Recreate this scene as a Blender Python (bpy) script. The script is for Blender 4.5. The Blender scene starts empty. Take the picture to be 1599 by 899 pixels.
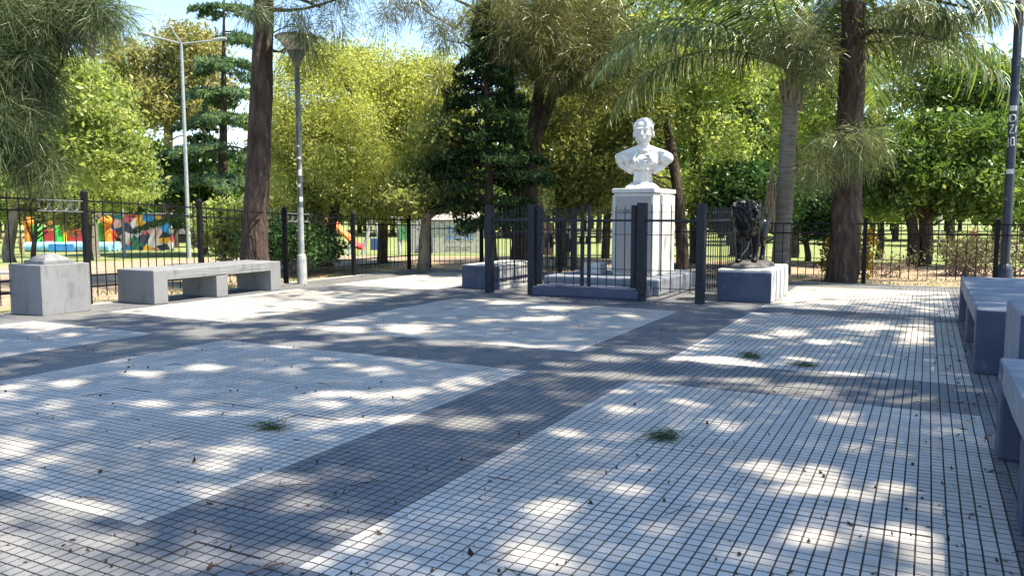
import bpy, bmesh, math, random
import numpy as np
from mathutils import Vector, Matrix

R = random.Random(7)
G = np.random.default_rng(11)
S = bpy.context.scene
COL = S.collection

# ------------------------------------------------------------------ camera
YAW, PITCH, FOC = math.radians(27.31), math.radians(5.375), 1254.6
cam_d = bpy.data.cameras.new('camera')
cam = bpy.data.objects.new('camera', cam_d); COL.objects.link(cam)
cam_d.sensor_width = 36; cam_d.lens = FOC / 1599 * 36
cam_d.clip_start = .05; cam_d.clip_end = 3000
cam.location = (0, 0, 1.5)
cam.rotation_euler = (math.pi/2 - PITCH, 0, YAW)
S.camera = cam

# ------------------------------------------------------------------ sky and sun
SUN_DIR = Vector((.55, .15, 1.0)).normalized()          # towards the sun
sun_el = math.asin(SUN_DIR.z); sun_az = math.atan2(SUN_DIR.x, SUN_DIR.y)
W = bpy.data.worlds.new('World'); S.world = W; W.use_nodes = True
wn, wl = W.node_tree.nodes, W.node_tree.links
bg = wn['Background']
sky = wn.new('ShaderNodeTexSky'); sky.sky_type = 'NISHITA'; sky.sun_disc = False
sky.sun_elevation = sun_el; sky.sun_rotation = sun_az
sky.air_density = 1.0; sky.dust_density = .1; sky.ozone_density = 1.5
tc = wn.new('ShaderNodeTexCoord'); mp = wn.new('ShaderNodeMapping'); mp.inputs['Scale'].default_value = (1.0, 1.0, 3.2)
nz = wn.new('ShaderNodeTexNoise'); nz.inputs['Scale'].default_value = 3.4; nz.inputs['Detail'].default_value = 7; nz.inputs['Roughness'].default_value = .62
rp = wn.new('ShaderNodeValToRGB'); rp.color_ramp.elements[0].position = .60; rp.color_ramp.elements[1].position = .95
mx = wn.new('ShaderNodeMixRGB'); mx.inputs['Color2'].default_value = (9.5, 9.8, 10.4, 1)
wl.new(tc.outputs['Generated'], mp.inputs['Vector']); wl.new(mp.outputs['Vector'], nz.inputs['Vector'])
wl.new(nz.outputs['Fac'], rp.inputs['Fac']); wl.new(rp.outputs['Color'], mx.inputs['Fac'])
wl.new(sky.outputs['Color'], mx.inputs['Color1']); wl.new(mx.outputs['Color'], bg.inputs['Color'])
bg.inputs['Strength'].default_value = .125
sd = bpy.data.lights.new('sun', 'SUN'); sd.energy = 5.0; sd.angle = math.radians(.7); sd.color = (1, .90, .72)
so = bpy.data.objects.new('sun', sd); COL.objects.link(so); so.location = (20, 5, 40)
so.rotation_euler = SUN_DIR.to_track_quat('Z', 'Y').to_euler()
S.view_settings.view_transform = 'Standard'; S.view_settings.look = 'None'
S.view_settings.exposure = 1.5; S.view_settings.gamma = 1.0
S.view_settings.use_curve_mapping = False
S.render.engine = 'CYCLES'
S.cycles.max_bounces = 7; S.cycles.diffuse_bounces = 4; S.cycles.glossy_bounces = 2; S.cycles.transmission_bounces = 5
S.cycles.use_denoising = True

# ------------------------------------------------------------------ pixel helpers (to survey where things stand)
RIGHT = np.array([math.cos(YAW), math.sin(YAW), 0])
FWH = np.array([-math.sin(YAW), math.cos(YAW), 0])
FWD = FWH*math.cos(PITCH) + np.array([0, 0, -math.sin(PITCH)])
UP = FWH*math.sin(PITCH) + np.array([0, 0, math.cos(PITCH)])
CAM = np.array([0, 0, 1.5])
def P(px, py, depth):
    return CAM + depth*(FWD + RIGHT*(px-799.5)/FOC + UP*(449.5-py)/FOC)
def GP(px, py, z=0.0):
    d = FWD + RIGHT*(px-799.5)/FOC + UP*(449.5-py)/FOC
    t = (z-1.5)/d[2]
    return CAM + t*d
def PROJ(X):
    d = np.asarray(X, float)-CAM
    w = d@FWD
    return 799.5 + FOC*(d@RIGHT)/w, 449.5 - FOC*(d@UP)/w, w
def terr(x, y):
    r = np.hypot(x, y)
    t = np.clip((r-25)/26, 0, 1); t = t*t*(3-2*t)
    return -.05 - .9*t
def base_at(px, depth):
    p = P(px, 331.5, depth)
    return np.array([p[0], p[1], float(terr(p[0], p[1]))])

# ------------------------------------------------------------------ mesh helpers
def unit(a): return a/(np.linalg.norm(a, axis=-1, keepdims=True)+1e-9)
class MB:
    def __init__(s): s.v = []; s.f = []; s.n = 0
    def add(s, v, f):
        v = np.asarray(v, np.float64).reshape(-1, 3); f = np.asarray(f, np.int64)
        s.v.append(v); s.f.append(f + s.n); s.n += len(v)
    def box(s, x0, x1, y0, y1, z0, z1, M=None):
        v = np.array([(x, y, z) for z in (z0, z1) for y in (y0, y1) for x in (x0, x1)], float)
        if M is not None: v = v@np.array(M.to_3x3()).T + np.array(M.translation)
        s.add(v, [(0, 2, 3, 1), (4, 5, 7, 6), (0, 1, 5, 4), (2, 6, 7, 3), (0, 4, 6, 2), (1, 3, 7, 5)])
    def tube(s, pts, rad, n=6, cap=True, rough=0.0, ph=0.0):
        pts = np.asarray(pts, float); rad = np.broadcast_to(np.asarray(rad, float), (len(pts),))
        t = np.gradient(pts, axis=0); t /= np.linalg.norm(t, axis=1)[:, None] + 1e-9
        ref = np.array([1., 0, 0]) if abs(t[0, 0]) < .8 else np.array([0, 1., 0])
        rings = []
        for i in range(len(pts)):
            a = ref - t[i]*(ref@t[i]); a /= np.linalg.norm(a); b = np.cross(t[i], a); ref = a
            an = np.arange(n)*2*math.pi/n + ph
            rr = rad[i]*(1 + (rough*(G.random(n)-.5) if rough else 0))
            rings.append(pts[i] + np.outer(np.cos(an)*rr, a) + np.outer(np.sin(an)*rr, b))
        v = np.concatenate(rings); f = []
        for i in range(len(pts)-1):
            for k in range(n):
                f.append((i*n+k, i*n+(k+1) % n, (i+1)*n+(k+1) % n, (i+1)*n+k))
        s.add(v, f)
        if cap:
            for i, c in ((0, pts[0]), (len(pts)-1, pts[-1])):
                rg = rings[i]; tri = [(k, (k+1) % n, n) for k in range(n)]
                if i == 0: tri = [(b, a, c_) for a, b, c_ in tri]
                s.add(np.vstack([rg, c]), np.array(tri))
    def lathe(s, prof, n=24, c=(0, 0, 0)):
        prof = np.asarray(prof, float); an = np.arange(n)*2*math.pi/n
        v = np.concatenate([np.stack([np.cos(an)*r + c[0], np.sin(an)*r + c[1], np.full(n, z + c[2])], 1) for r, z in prof])
        f = [(i*n+k, i*n+(k+1) % n, (i+1)*n+(k+1) % n, (i+1)*n+k) for i in range(len(prof)-1) for k in range(n)]
        s.add(v, f)
    def mesh(s, name, smooth=False):
        me = bpy.data.meshes.new(name)
        V = np.concatenate(s.v) if s.v else np.zeros((0, 3))
        me.vertices.add(len(V)); me.vertices.foreach_set('co', V.astype(np.float32).ravel())
        tot = np.concatenate([np.full(len(f), f.shape[1]) for f in s.f]); idx = np.concatenate([f.ravel() for f in s.f])
        me.loops.add(len(idx)); me.loops.foreach_set('vertex_index', idx.astype(np.int32))
        me.polygons.add(len(tot)); me.polygons.foreach_set('loop_start', (np.cumsum(tot)-tot).astype(np.int32))
        me.polygons.foreach_set('loop_total', tot.astype(np.int32))
        me.polygons.foreach_set('use_smooth', np.full(len(tot), smooth))
        me.update(calc_edges=True)
        return me
    def build(s, name, mat, parent=None, smooth=False, loc=None):
        return obj(name, s.mesh(name, smooth), mat, parent, loc)
def obj(name, me, mat=None, parent=None, loc=None, rz=0):
    o = bpy.data.objects.new(name, me); COL.objects.link(o)
    if mat is not None and me is not None and not me.materials: me.materials.append(mat)
    if parent is not None: o.parent = parent
    if loc is not None: o.location = loc
    if rz: o.rotation_euler.z = rz
    return o
def tag(o, label, cat, group=None, kind=None):
    if label: o['label'] = label
    if cat: o['category'] = cat
    if group: o['group'] = group
    if kind: o['kind'] = kind
    return o
def thing(name, label, cat, loc=(0, 0, 0), group=None, rz=0):
    return tag(obj(name, None, None, None, tuple(float(c) for c in loc), rz), label, cat, group)
def rbox_mesh(name, x0, x1, y0, y1, z0, z1, bev=.01, seg=2, rough=0.0, cuts=0):
    bm = bmesh.new(); bmesh.ops.create_cube(bm, size=1)
    for v in bm.verts:
        v.co.x = (x0+x1)/2 + v.co.x*(x1-x0); v.co.y = (y0+y1)/2 + v.co.y*(y1-y0); v.co.z = (z0+z1)/2 + v.co.z*(z1-z0)
    bmesh.ops.bevel(bm, geom=bm.edges[:], offset=bev, segments=seg, affect='EDGES', profile=.6)
    if cuts:
        bmesh.ops.subdivide_edges(bm, edges=[e for e in bm.edges if e.calc_length() > .12], cuts=cuts, use_grid_fill=True)
    if rough:
        rr = random.Random(int(x0*100+y0*10))
        for v in bm.verts: v.co += Vector((rr.uniform(-1, 1), rr.uniform(-1, 1), rr.uniform(-1, 1)))*rough
    me = bpy.data.meshes.new(name); bm.to_mesh(me); bm.free()
    for p in me.polygons: p.use_smooth = False
    return me

# ------------------------------------------------------------------ materials
def mat_new(name):
    m = bpy.data.materials.new(name); m.use_nodes = True
    return m, m.node_tree.nodes, m.node_tree.links, m.node_tree.nodes['Principled BSDF']
def surf(name, c1, c2, scale=3.0, rough=.7, bump=0.0, bscale=60, detail=5, spec=.4, metal=0.0, c3=None, s3=12, p3=(.55, .75), stretch=None):
    m, n, l, b = mat_new(name)
    t = n.new('ShaderNodeTexCoord'); src = t.outputs['Object']
    if stretch:
        k = n.new('ShaderNodeMapping'); k.inputs['Scale'].default_value = stretch; l.new(src, k.inputs['Vector']); src = k.outputs['Vector']
    z = n.new('ShaderNodeTexNoise'); z.inputs['Scale'].default_value = scale; z.inputs['Detail'].default_value = detail
    l.new(src, z.inputs['Vector'])
    r = n.new('ShaderNodeValToRGB'); r.color_ramp.elements[0].position = .32; r.color_ramp.elements[1].position = .68
    r.color_ramp.elements[0].color = (*c1, 1); r.color_ramp.elements[1].color = (*c2, 1)
    l.new(z.outputs['Fac'], r.inputs['Fac']); out = r.outputs['Color']
    if c3:
        z3 = n.new('ShaderNodeTexNoise'); z3.inputs['Scale'].default_value = s3; z3.inputs['Detail'].default_value = 6
        l.new(src, z3.inputs['Vector'])
        r3 = n.new('ShaderNodeValToRGB'); r3.color_ramp.elements[0].position = p3[0]; r3.color_ramp.elements[1].position = p3[1]
        l.new(z3.outputs['Fac'], r3.inputs['Fac'])
        mm = n.new('ShaderNodeMixRGB'); mm.inputs['Color2'].default_value = (*c3, 1)
        l.new(r3.outputs['Color'], mm.inputs['Fac']); l.new(out, mm.inputs['Color1']); out = mm.outputs['Color']
    l.new(out, b.inputs['Base Color'])
    b.inputs['Roughness'].default_value = rough; b.inputs['Metallic'].default_value = metal
    b.inputs['Specular IOR Level'].default_value = spec
    if bump:
        zb = n.new('ShaderNodeTexNoise'); zb.inputs['Scale'].default_value = bscale; zb.inputs['Detail'].default_value = 6
        l.new(src, zb.inputs['Vector'])
        bb = n.new('ShaderNodeBump'); bb.inputs['Strength'].default_value = bump; bb.inputs['Distance'].default_value = .06 if name.startswith('bark') else .02
        l.new(zb.outputs['Fac'], bb.inputs['Height']); l.new(bb.outputs['Normal'], b.inputs['Normal'])
    return m
def leafmat(name, cols, trans=.42, clump=.9, gloss=.07):
    m = bpy.data.materials.new(name); m.use_nodes = True
    n, l = m.node_tree.nodes, m.node_tree.links
    n.clear()
    out = n.new('ShaderNodeOutputMaterial'); g = n.new('ShaderNodeNewGeometry')
    t = n.new('ShaderNodeTexCoord'); z = n.new('ShaderNodeTexNoise'); z.inputs['Scale'].default_value = clump; z.inputs['Detail'].default_value = 3
    l.new(t.outputs['Object'], z.inputs['Vector'])
    ad = n.new('ShaderNodeMath'); ad.operation = 'MULTIPLY_ADD'; ad.inputs[1].default_value = .75
    mu = n.new('ShaderNodeMath'); mu.operation = 'MULTIPLY_ADD'; mu.inputs[1].default_value = 1.1; mu.inputs[2].default_value = -.4
    l.new(z.outputs['Fac'], mu.inputs[0])
    l.new(g.outputs['Random Per Island'], ad.inputs[0]); l.new(mu.outputs[0], ad.inputs[2])
    r = n.new('ShaderNodeValToRGB'); e = r.color_ramp.elements
    e[0].color = (*cols[0], 1); e[0].position = .1; e[1].color = (*cols[-1], 1); e[1].position = .95
    for i, c in enumerate(cols[1:-1]):
        q = e.new(.1 + .85*(i+1)/(len(cols)-1)); q.color = (*c, 1)
    l.new(ad.outputs[0], r.inputs['Fac'])
    d = n.new('ShaderNodeBsdfDiffuse'); tr = n.new('ShaderNodeBsdfTranslucent'); gl = n.new('ShaderNodeBsdfGlossy')
    gl.inputs['Roughness'].default_value = .45; gl.inputs['Color'].default_value = (.8, .9, .75, 1)
    br = n.new('ShaderNodeMixRGB'); br.blend_type = 'MULTIPLY'; br.inputs['Fac'].default_value = 1; br.inputs['Color2'].default_value = (1.4, 1.45, .72, 1)
    l.new(r.outputs['Color'], d.inputs['Color']); l.new(r.outputs['Color'], br.inputs['Color1']); l.new(br.outputs['Color'], tr.inputs['Color'])
    m1 = n.new('ShaderNodeMixShader'); m1.inputs[0].default_value = trans
    l.new(d.outputs[0], m1.inputs[1]); l.new(tr.outputs[0], m1.inputs[2])
    fr = n.new('ShaderNodeFresnel'); fr.inputs['IOR'].default_value = 1.35
    fm = n.new('ShaderNodeMath'); fm.operation = 'MULTIPLY'; fm.inputs[1].default_value = gloss*2
    l.new(fr.outputs[0], fm.inputs[0])
    m2 = n.new('ShaderNodeMixShader'); l.new(fm.outputs[0], m2.inputs[0])
    l.new(m1.outputs[0], m2.inputs[1]); l.new(gl.outputs[0], m2.inputs[2])
    l.new(m2.outputs[0], out.inputs['Surface'])
    return m
def tilemat(name, c_lo, c_hi, stain, speck):
    m, n, l, b = mat_new(name)
    g = n.new('ShaderNodeNewGeometry')
    sc = n.new('ShaderNodeVectorMath'); sc.operation = 'MULTIPLY'; sc.inputs[1].default_value = (2.5, 2.5, 0)
    fl = n.new('ShaderNodeVectorMath'); fl.operation = 'FLOOR'
    wnz = n.new('ShaderNodeTexWhiteNoise'); wnz.noise_dimensions = '2D'
    l.new(g.outputs['Position'], sc.inputs[0]); l.new(sc.outputs[0], fl.inputs[0]); l.new(fl.outputs[0], wnz.inputs['Vector'])
    z = n.new('ShaderNodeTexNoise'); z.inputs['Scale'].default_value = 1.1; z.inputs['Detail'].default_value = 8; z.inputs['Roughness'].default_value = .65
    l.new(g.outputs['Position'], z.inputs['Vector'])
    a = n.new('ShaderNodeMath'); a.operation = 'MULTIPLY_ADD'; a.inputs[1].default_value = .40
    isl = n.new('ShaderNodeMath'); isl.operation = 'MULTIPLY_ADD'; isl.inputs[1].default_value = .26
    l.new(g.outputs['Random Per Island'], isl.inputs[0]); l.new(z.outputs['Fac'], isl.inputs[2])
    l.new(wnz.outputs['Value'], a.inputs[0]); l.new(isl.outputs[0], a.inputs[2])
    r = n.new('ShaderNodeValToRGB'); r.color_ramp.elements[0].position = .42; r.color_ramp.elements[1].position = 1.0
    r.color_ramp.elements[0].color = (*c_lo, 1); r.color_ramp.elements[1].color = (*c_hi, 1)
    l.new(a.outputs[0], r.inputs['Fac'])
    z2 = n.new('ShaderNodeTexNoise'); z2.inputs['Scale'].default_value = .55; z2.inputs['Detail'].default_value = 9; z2.inputs['Roughness'].default_value = .7
    l.new(g.outputs['Position'], z2.inputs['Vector'])
    r2 = n.new('ShaderNodeValToRGB'); r2.color_ramp.elements[0].position = .46; r2.color_ramp.elements[1].position = .72
    l.new(z2.outputs['Fac'], r2.inputs['Fac'])
    f2 = n.new('ShaderNodeMath'); f2.operation = 'MULTIPLY'; f2.inputs[1].default_value = .8; l.new(r2.outputs['Color'], f2.inputs[0])
    m1 = n.new('ShaderNodeMixRGB'); m1.inputs['Color2'].default_value = (*stain, 1)
    l.new(f2.outputs[0], m1.inputs['Fac']); l.new(r.outputs['Color'], m1.inputs['Color1'])
    z3 = n.new('ShaderNodeTexNoise'); z3.inputs['Scale'].default_value = 130; z3.inputs['Detail'].default_value = 3
    l.new(g.outputs['Position'], z3.inputs['Vector'])
    r3 = n.new('ShaderNodeValToRGB'); r3.color_ramp.elements[0].position = .56; r3.color_ramp.elements[1].position = .68
    l.new(z3.outputs['Fac'], r3.inputs['Fac'])
    f3 = n.new('ShaderNodeMath'); f3.operation = 'MULTIPLY'; f3.inputs[1].default_value = .5; l.new(r3.outputs['Color'], f3.inputs[0])
    m2 = n.new('ShaderNodeMixRGB'); m2.inputs['Color2'].default_value = (*speck, 1)
    l.new(f3.outputs[0], m2.inputs['Fac']); l.new(m1.outputs['Color'], m2.inputs['Color1'])
    l.new(m2.outputs['Color'], b.inputs['Base Color'])
    b.inputs['Roughness'].default_value = .62; b.inputs['Specular IOR Level'].default_value = .35
    bb = n.new('ShaderNodeBump'); bb.inputs['Strength'].default_value = .25; bb.inputs['Distance'].default_value = .004
    l.new(z3.outputs['Fac'], bb.inputs['Height']); l.new(bb.outputs['Normal'], b.inputs['Normal'])
    return m

M = {}
M['pale_tile'] = tilemat('pale_tile', (.43, .40, .36), (.60, .565, .515), (.38, .335, .275), (.32, .295, .265))
M['dark_tile'] = tilemat('dark_tile', (.112, .122, .144), (.20, .206, .218), (.20, .185, .155), (.06, .062, .07))
M['grout'] = surf('grout', (.085, .070, .055), (.165, .135, .10), 9, .9, .3)
M['tile_side'] = surf('tile_side', (.045, .042, .040), (.09, .082, .074), 7, .9)  # dark tiles' groove walls: dirt, plus the shade inside the grooves put into the colour
M['pale_side'] = surf('pale_side', (.10, .09, .08), (.20, .18, .16), 7, .9)
M['kerb'] = surf('kerb', (.36, .33, .30), (.5, .47, .43), 4, .8, .3, c3=(.2, .17, .14))
M['iron'] = surf('iron', (.004, .0045, .006), (.010, .011, .013), 14, .55, .15, 90, spec=.15, c3=(.05, .035, .028), s3=25, p3=(.62, .72))
M['navy_iron'] = surf('navy_iron', (.007, .009, .016), (.016, .020, .032), 12, .5, .15, 90, spec=.28, c3=(.05, .045, .045), s3=16, p3=(.62, .75))
M['grey_iron'] = surf('grey_iron', (.10, .105, .11), (.17, .175, .18), 14, .5, .1)
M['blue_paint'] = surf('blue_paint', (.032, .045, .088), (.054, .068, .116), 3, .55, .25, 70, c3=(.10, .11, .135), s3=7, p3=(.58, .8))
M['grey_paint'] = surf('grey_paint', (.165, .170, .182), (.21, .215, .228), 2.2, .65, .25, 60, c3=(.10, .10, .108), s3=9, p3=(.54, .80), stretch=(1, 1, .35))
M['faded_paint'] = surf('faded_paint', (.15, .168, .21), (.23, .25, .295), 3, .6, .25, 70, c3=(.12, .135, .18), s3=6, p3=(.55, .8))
M['white_wash'] = surf('white_wash', (.46, .45, .435), (.62, .61, .59), 5, .75, .35, 40, c3=(.27, .255, .235), s3=6, p3=(.6, .8), stretch=(1, 1, .35))
M['white_statue'] = surf('white_statue', (.58, .57, .56), (.70, .69, .675), 9, .65, .3, 40, c3=(.36, .34, .32), s3=7, p3=(.58, .8), stretch=(1, 1, .5))
M['granite'] = surf('granite', (.24, .235, .235), (.34, .33, .325), 60, .55, .1, 120, detail=3, c3=(.42, .41, .40), s3=90, p3=(.55, .7))
M['black_gloss'] = surf('black_gloss', (.003, .0032, .004), (.006, .0065, .008), 8, .30, .3, 28, spec=.28)
M['rock_black'] = surf('rock_black', (.03, .03, .033), (.13, .125, .12), 9, .6, .5, 20)
M['pole_green'] = surf('pole_green', (.055, .065, .07), (.10, .11, .115), 8, .5, .1, c3=(.30, .30, .29), s3=9, p3=(.60, .72), stretch=(1, 1, .4))
M['pole_pale'] = surf('pole_pale', (.22, .235, .24), (.34, .35, .35), 9, .6, .2, c3=(.20, .20, .19), s3=12, p3=(.58, .75))
M['pole_navy'] = surf('pole_navy', (.018, .024, .042), (.035, .043, .07), 8, .42, .1, c3=(.30, .31, .33), s3=9, p3=(.66, .76))
M['galvanised'] = surf('galvanised', (.26, .285, .30), (.36, .385, .40), 7, .5, .05, metal=.1)
M['lamp_glass'] = surf('lamp_glass', (.50, .44, .36), (.66, .60, .50), 5, .35, .05, stretch=(1, 1, .3))
M['lamp_metal'] = surf('lamp_metal', (.14, .13, .12), (.22, .20, .18), 7, .5, .1)
M['sticker'] = surf('sticker', (.45, .46, .47), (.66, .66, .66), 20, .6)
M['bark_red'] = surf('bark_red', (.022, .013, .010), (.085, .055, .042), 11, .9, 1.0, 26, c3=(.15, .115, .095), s3=14, p3=(.6, .75), stretch=(1, 1, .22))
M['bark_brown'] = surf('bark_brown', (.028, .019, .013), (.095, .068, .046), 11, .9, 1.0, 26, c3=(.16, .13, .095), s3=12, p3=(.6, .75), stretch=(1, 1, .25))
M['bark_pale'] = surf('bark_pale', (.13, .10, .07), (.27, .22, .16), 5, .9, .7, 18, c3=(.08, .05, .035), s3=8, p3=(.55, .7), stretch=(1, 1, .3))
M['palm_bark'] = surf('palm_bark', (.13, .115, .10), (.25, .22, .19), 5, .9, .6, 30, c3=(.09, .075, .06), s3=9, stretch=(.5, .5, 4))
M['dead_frond'] = surf('dead_frond', (.17, .12, .08), (.33, .26, .18), 8, .9, .3)
M['twig'] = surf('twig', (.13, .09, .075), (.28, .21, .17), 6, .9, .2)
M['leaf_casuarina'] = leafmat('leaf_casuarina', [(.06, .085, .045), (.115, .14, .075), (.18, .195, .105), (.24, .235, .13)], .4)
M['leaf_casuarina_blue'] = leafmat('leaf_casuarina_blue', [(0.031, 0.053, 0.029), (0.061, 0.094, 0.046), (0.105, 0.132, 0.061), (0.165, 0.165, 0.083)], .3)
M['leaf_brown'] = leafmat('leaf_brown', [(0.057, 0.067, 0.03), (0.115, 0.124, 0.052), (0.184, 0.182, 0.078), (0.241, 0.213, 0.103)], 0.35)
M['leaf_yellow'] = leafmat('leaf_yellow', [(.14, .165, .05), (.29, .32, .09), (.46, .48, .17), (.54, .52, .26)], 0.56)
M['leaf_lime'] = leafmat('leaf_lime', [(.11, .15, .045), (.21, .27, .08), (.36, .41, .15), (.46, .47, .23)], 0.56)
M['leaf_mid'] = leafmat('leaf_mid', [(0.026, 0.06, 0.017), (0.058, 0.114, 0.029), (0.12, 0.186, 0.048), (0.204, 0.252, 0.072)], 0.45)
M['leaf_dark'] = leafmat('leaf_dark', [(0.016, 0.044, 0.018), (0.031, 0.075, 0.026), (0.052, 0.111, 0.034), (0.085, 0.15, 0.044)], .3)
M['leaf_conifer'] = leafmat('leaf_conifer', [(0.008, 0.022, 0.01), (0.014, 0.036, 0.015), (0.026, 0.056, 0.02), (0.05, 0.085, 0.03)], 0.2)
M['leaf_cedar'] = leafmat('leaf_cedar', [(0.029, 0.069, 0.044), (0.069, 0.132, 0.081), (0.138, 0.207, 0.115), (0.207, 0.265, 0.138)], 0.35)
M['leaf_gum'] = leafmat('leaf_gum', [(0.121, 0.132, 0.055), (0.242, 0.231, 0.099), (0.352, 0.319, 0.143), (0.418, 0.374, 0.187)], 0.45)
M['leaf_olive'] = leafmat('leaf_olive', [(0.072, 0.098, 0.029), (0.156, 0.182, 0.058), (0.273, 0.293, 0.104), (0.364, 0.351, 0.143)], 0.5)
M['leaf_palm'] = leafmat('leaf_palm', [(0.024, 0.056, 0.013), (0.064, 0.112, 0.024), (0.128, 0.184, 0.044), (0.216, 0.248, 0.072)], 0.5, .5, .8)
M['leaf_rust'] = leafmat('leaf_rust', [(.10, .05, .01), (.20, .12, .02), (.30, .20, .03), (.25, .22, .04)], .4)
M['leaf_hedge'] = leafmat('leaf_hedge', [(.075, .07, .045), (.13, .115, .06), (.13, .15, .06), (.22, .19, .12)], .3)
M['grass_blade'] = leafmat('grass_blade', [(.04, .085, .018), (.07, .13, .028), (.11, .17, .04), (.19, .20, .08)], .4)
M['litter'] = leafmat('litter', [(.03, .02, .015), (.07, .045, .03), (.12, .08, .05), (.04, .03, .025)], .1)
M['sprig'] = leafmat('sprig', [(.02, .045, .02), (.04, .075, .03), (.06, .10, .04), (.09, .12, .05)], .25)
def plain(name, c, rough=.6, v=.25):
    k = tuple(min(1, x*(1-v)) for x in c); h = tuple(min(1, x*(1+v)) for x in c)
    M[name] = surf(name, k, h, 6, rough, .1); return M[name]
for nm, c in dict(inf_green=(.05, .48, .05), inf_orange=(.75, .22, .02), inf_yellow=(.80, .48, .03), inf_blue=(.05, .28, .62), inf_sky=(.25, .55, .75), inf_red=(.65, .05, .05),
                  slide_orange=(.80, .17, .03), slide_red=(.60, .05, .05), kiosk=(.46, .44, .41), kiosk_roof=(.30, .27, .25), wall_pale=(.50, .49, .50), white=(.75, .74, .72), graffiti_blue=(.03, .20, .55),
                  graffiti_dark=(.06, .06, .07), skin=(.42, .24, .16), cloth_dark=(.03, .03, .04), cloth_blue=(.06, .12, .35), cloth_red=(.40, .06, .06), cloth_tan=(.42, .26, .18), cloth_pink=(.65, .30, .30),
                  cloth_white=(.7, .7, .7), hair=(.03, .02, .015), engraved=(.10, .10, .10), rubber=(.03, .03, .03), panel_green=(.12, .34, .16), panel_blue=(.05, .10, .30), steel=(.35, .36, .37)).items():
    plain(nm, c)

# ground: grass and trodden earth
m, n, l, b = mat_new('park_ground'); M['ground'] = m
g = n.new('ShaderNodeNewGeometry'); sp = n.new('ShaderNodeSeparateXYZ'); l.new(g.outputs['Position'], sp.inputs[0])
def mth(op, a=None, bb=None, c=None):
    q = n.new('ShaderNodeMath'); q.operation = op
    for i, x in enumerate((a, bb, c)):
        if x is None: continue
        if isinstance(x, (int, float)): q.inputs[i].default_value = x
        else: l.new(x, q.inputs[i])
    return q.outputs[0]
def nse(scale, det=5, rough=.6):
    q = n.new('ShaderNodeTexNoise'); q.inputs['Scale'].default_value = scale; q.inputs['Detail'].default_value = det; q.inputs['Roughness'].default_value = rough
    l.new(g.outputs['Position'], q.inputs['Vector']); return q.outputs['Fac']
def rmp(x, p0, p1, c0, c1):
    q = n.new('ShaderNodeValToRGB'); q.color_ramp.elements[0].position = p0; q.color_ramp.elements[1].position = p1
    q.color_ramp.elements[0].color = (*c0, 1); q.color_ramp.elements[1].color = (*c1, 1); l.new(x, q.inputs['Fac']); return q.outputs['Color']
dx = mth('MAXIMUM', mth('SUBTRACT', -12.2, sp.outputs['X']), mth('MULTIPLY', mth('SUBTRACT', sp.outputs['Y'], 18.6), 1.7))   # metres outside the fence
d2 = mth('ADD', dx, mth('MULTIPLY', mth('SUBTRACT', nse(.35), .5), 5.5))
dirt_in = rmp(mth('DIVIDE', d2, 20), .02, .07, (0, 0, 0), (1, 1, 1))
dirt_out = rmp(mth('DIVIDE', d2, 20), .58, .72, (1, 1, 1), (0, 0, 0))
mask = n.new('ShaderNodeMixRGB'); mask.blend_type = 'MULTIPLY'; mask.inputs['Fac'].default_value = 1
l.new(dirt_in, mask.inputs['Color1']); l.new(dirt_out, mask.inputs['Color2'])
spots = rmp(nse(.18, 6), .60, .68, (0, 0, 0), (.7, .7, .7))
mk2 = n.new('ShaderNodeMixRGB'); mk2.blend_type = 'LIGHTEN'; mk2.inputs['Fac'].default_value = 1
l.new(mask.outputs['Color'], mk2.inputs['Color1']); l.new(spots, mk2.inputs['Color2'])
grass = rmp(nse(1.3, 8, .75), .3, .7, (.14, .17, .06), (.27, .31, .125))
dirt = rmp(nse(2.2, 8, .75), .3, .7, (.22, .155, .105), (.45, .355, .26))
mixg = n.new('ShaderNodeMixRGB'); l.new(mk2.outputs['Color'], mixg.inputs['Fac']); l.new(grass, mixg.inputs['Color1']); l.new(dirt, mixg.inputs['Color2'])
l.new(mixg.outputs['Color'], b.inputs['Base Color']); b.inputs['Roughness'].default_value = .95; b.inputs['Specular IOR Level'].default_value = .1
bb = n.new('ShaderNodeBump'); bb.inputs['Strength'].default_value = .8; bb.inputs['Distance'].default_value = .08
l.new(nse(9, 6, .7), bb.inputs['Height']); l.new(bb.outputs['Normal'], b.inputs['Normal'])

# ------------------------------------------------------------------ terrain
mb = MB(); rad = [0, 4, 8, 12, 16, 19, 22, 25, 28, 31, 34, 38, 42, 46, 50, 58, 70, 90, 130, 200, 350, 700, 1500]; na = 72
vv = [];
for r_ in rad:
    for k in range(na):
        a = 2*math.pi*k/na; x, y = r_*math.cos(a), r_*math.sin(a)
        vv.append((x, y, float(terr(x, y)) - (.12 if -13 < x < 6 and y < 18.9 else 0)))
mb.add(vv, [(i*na+k, (i+1)*na+k, (i+1)*na+(k+1) % na, i*na+(k+1) % na) for i in range(len(rad)-1) for k in range(na)])
tag(mb.build('ground', M['ground'], smooth=True), None, None, kind='structure')

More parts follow.
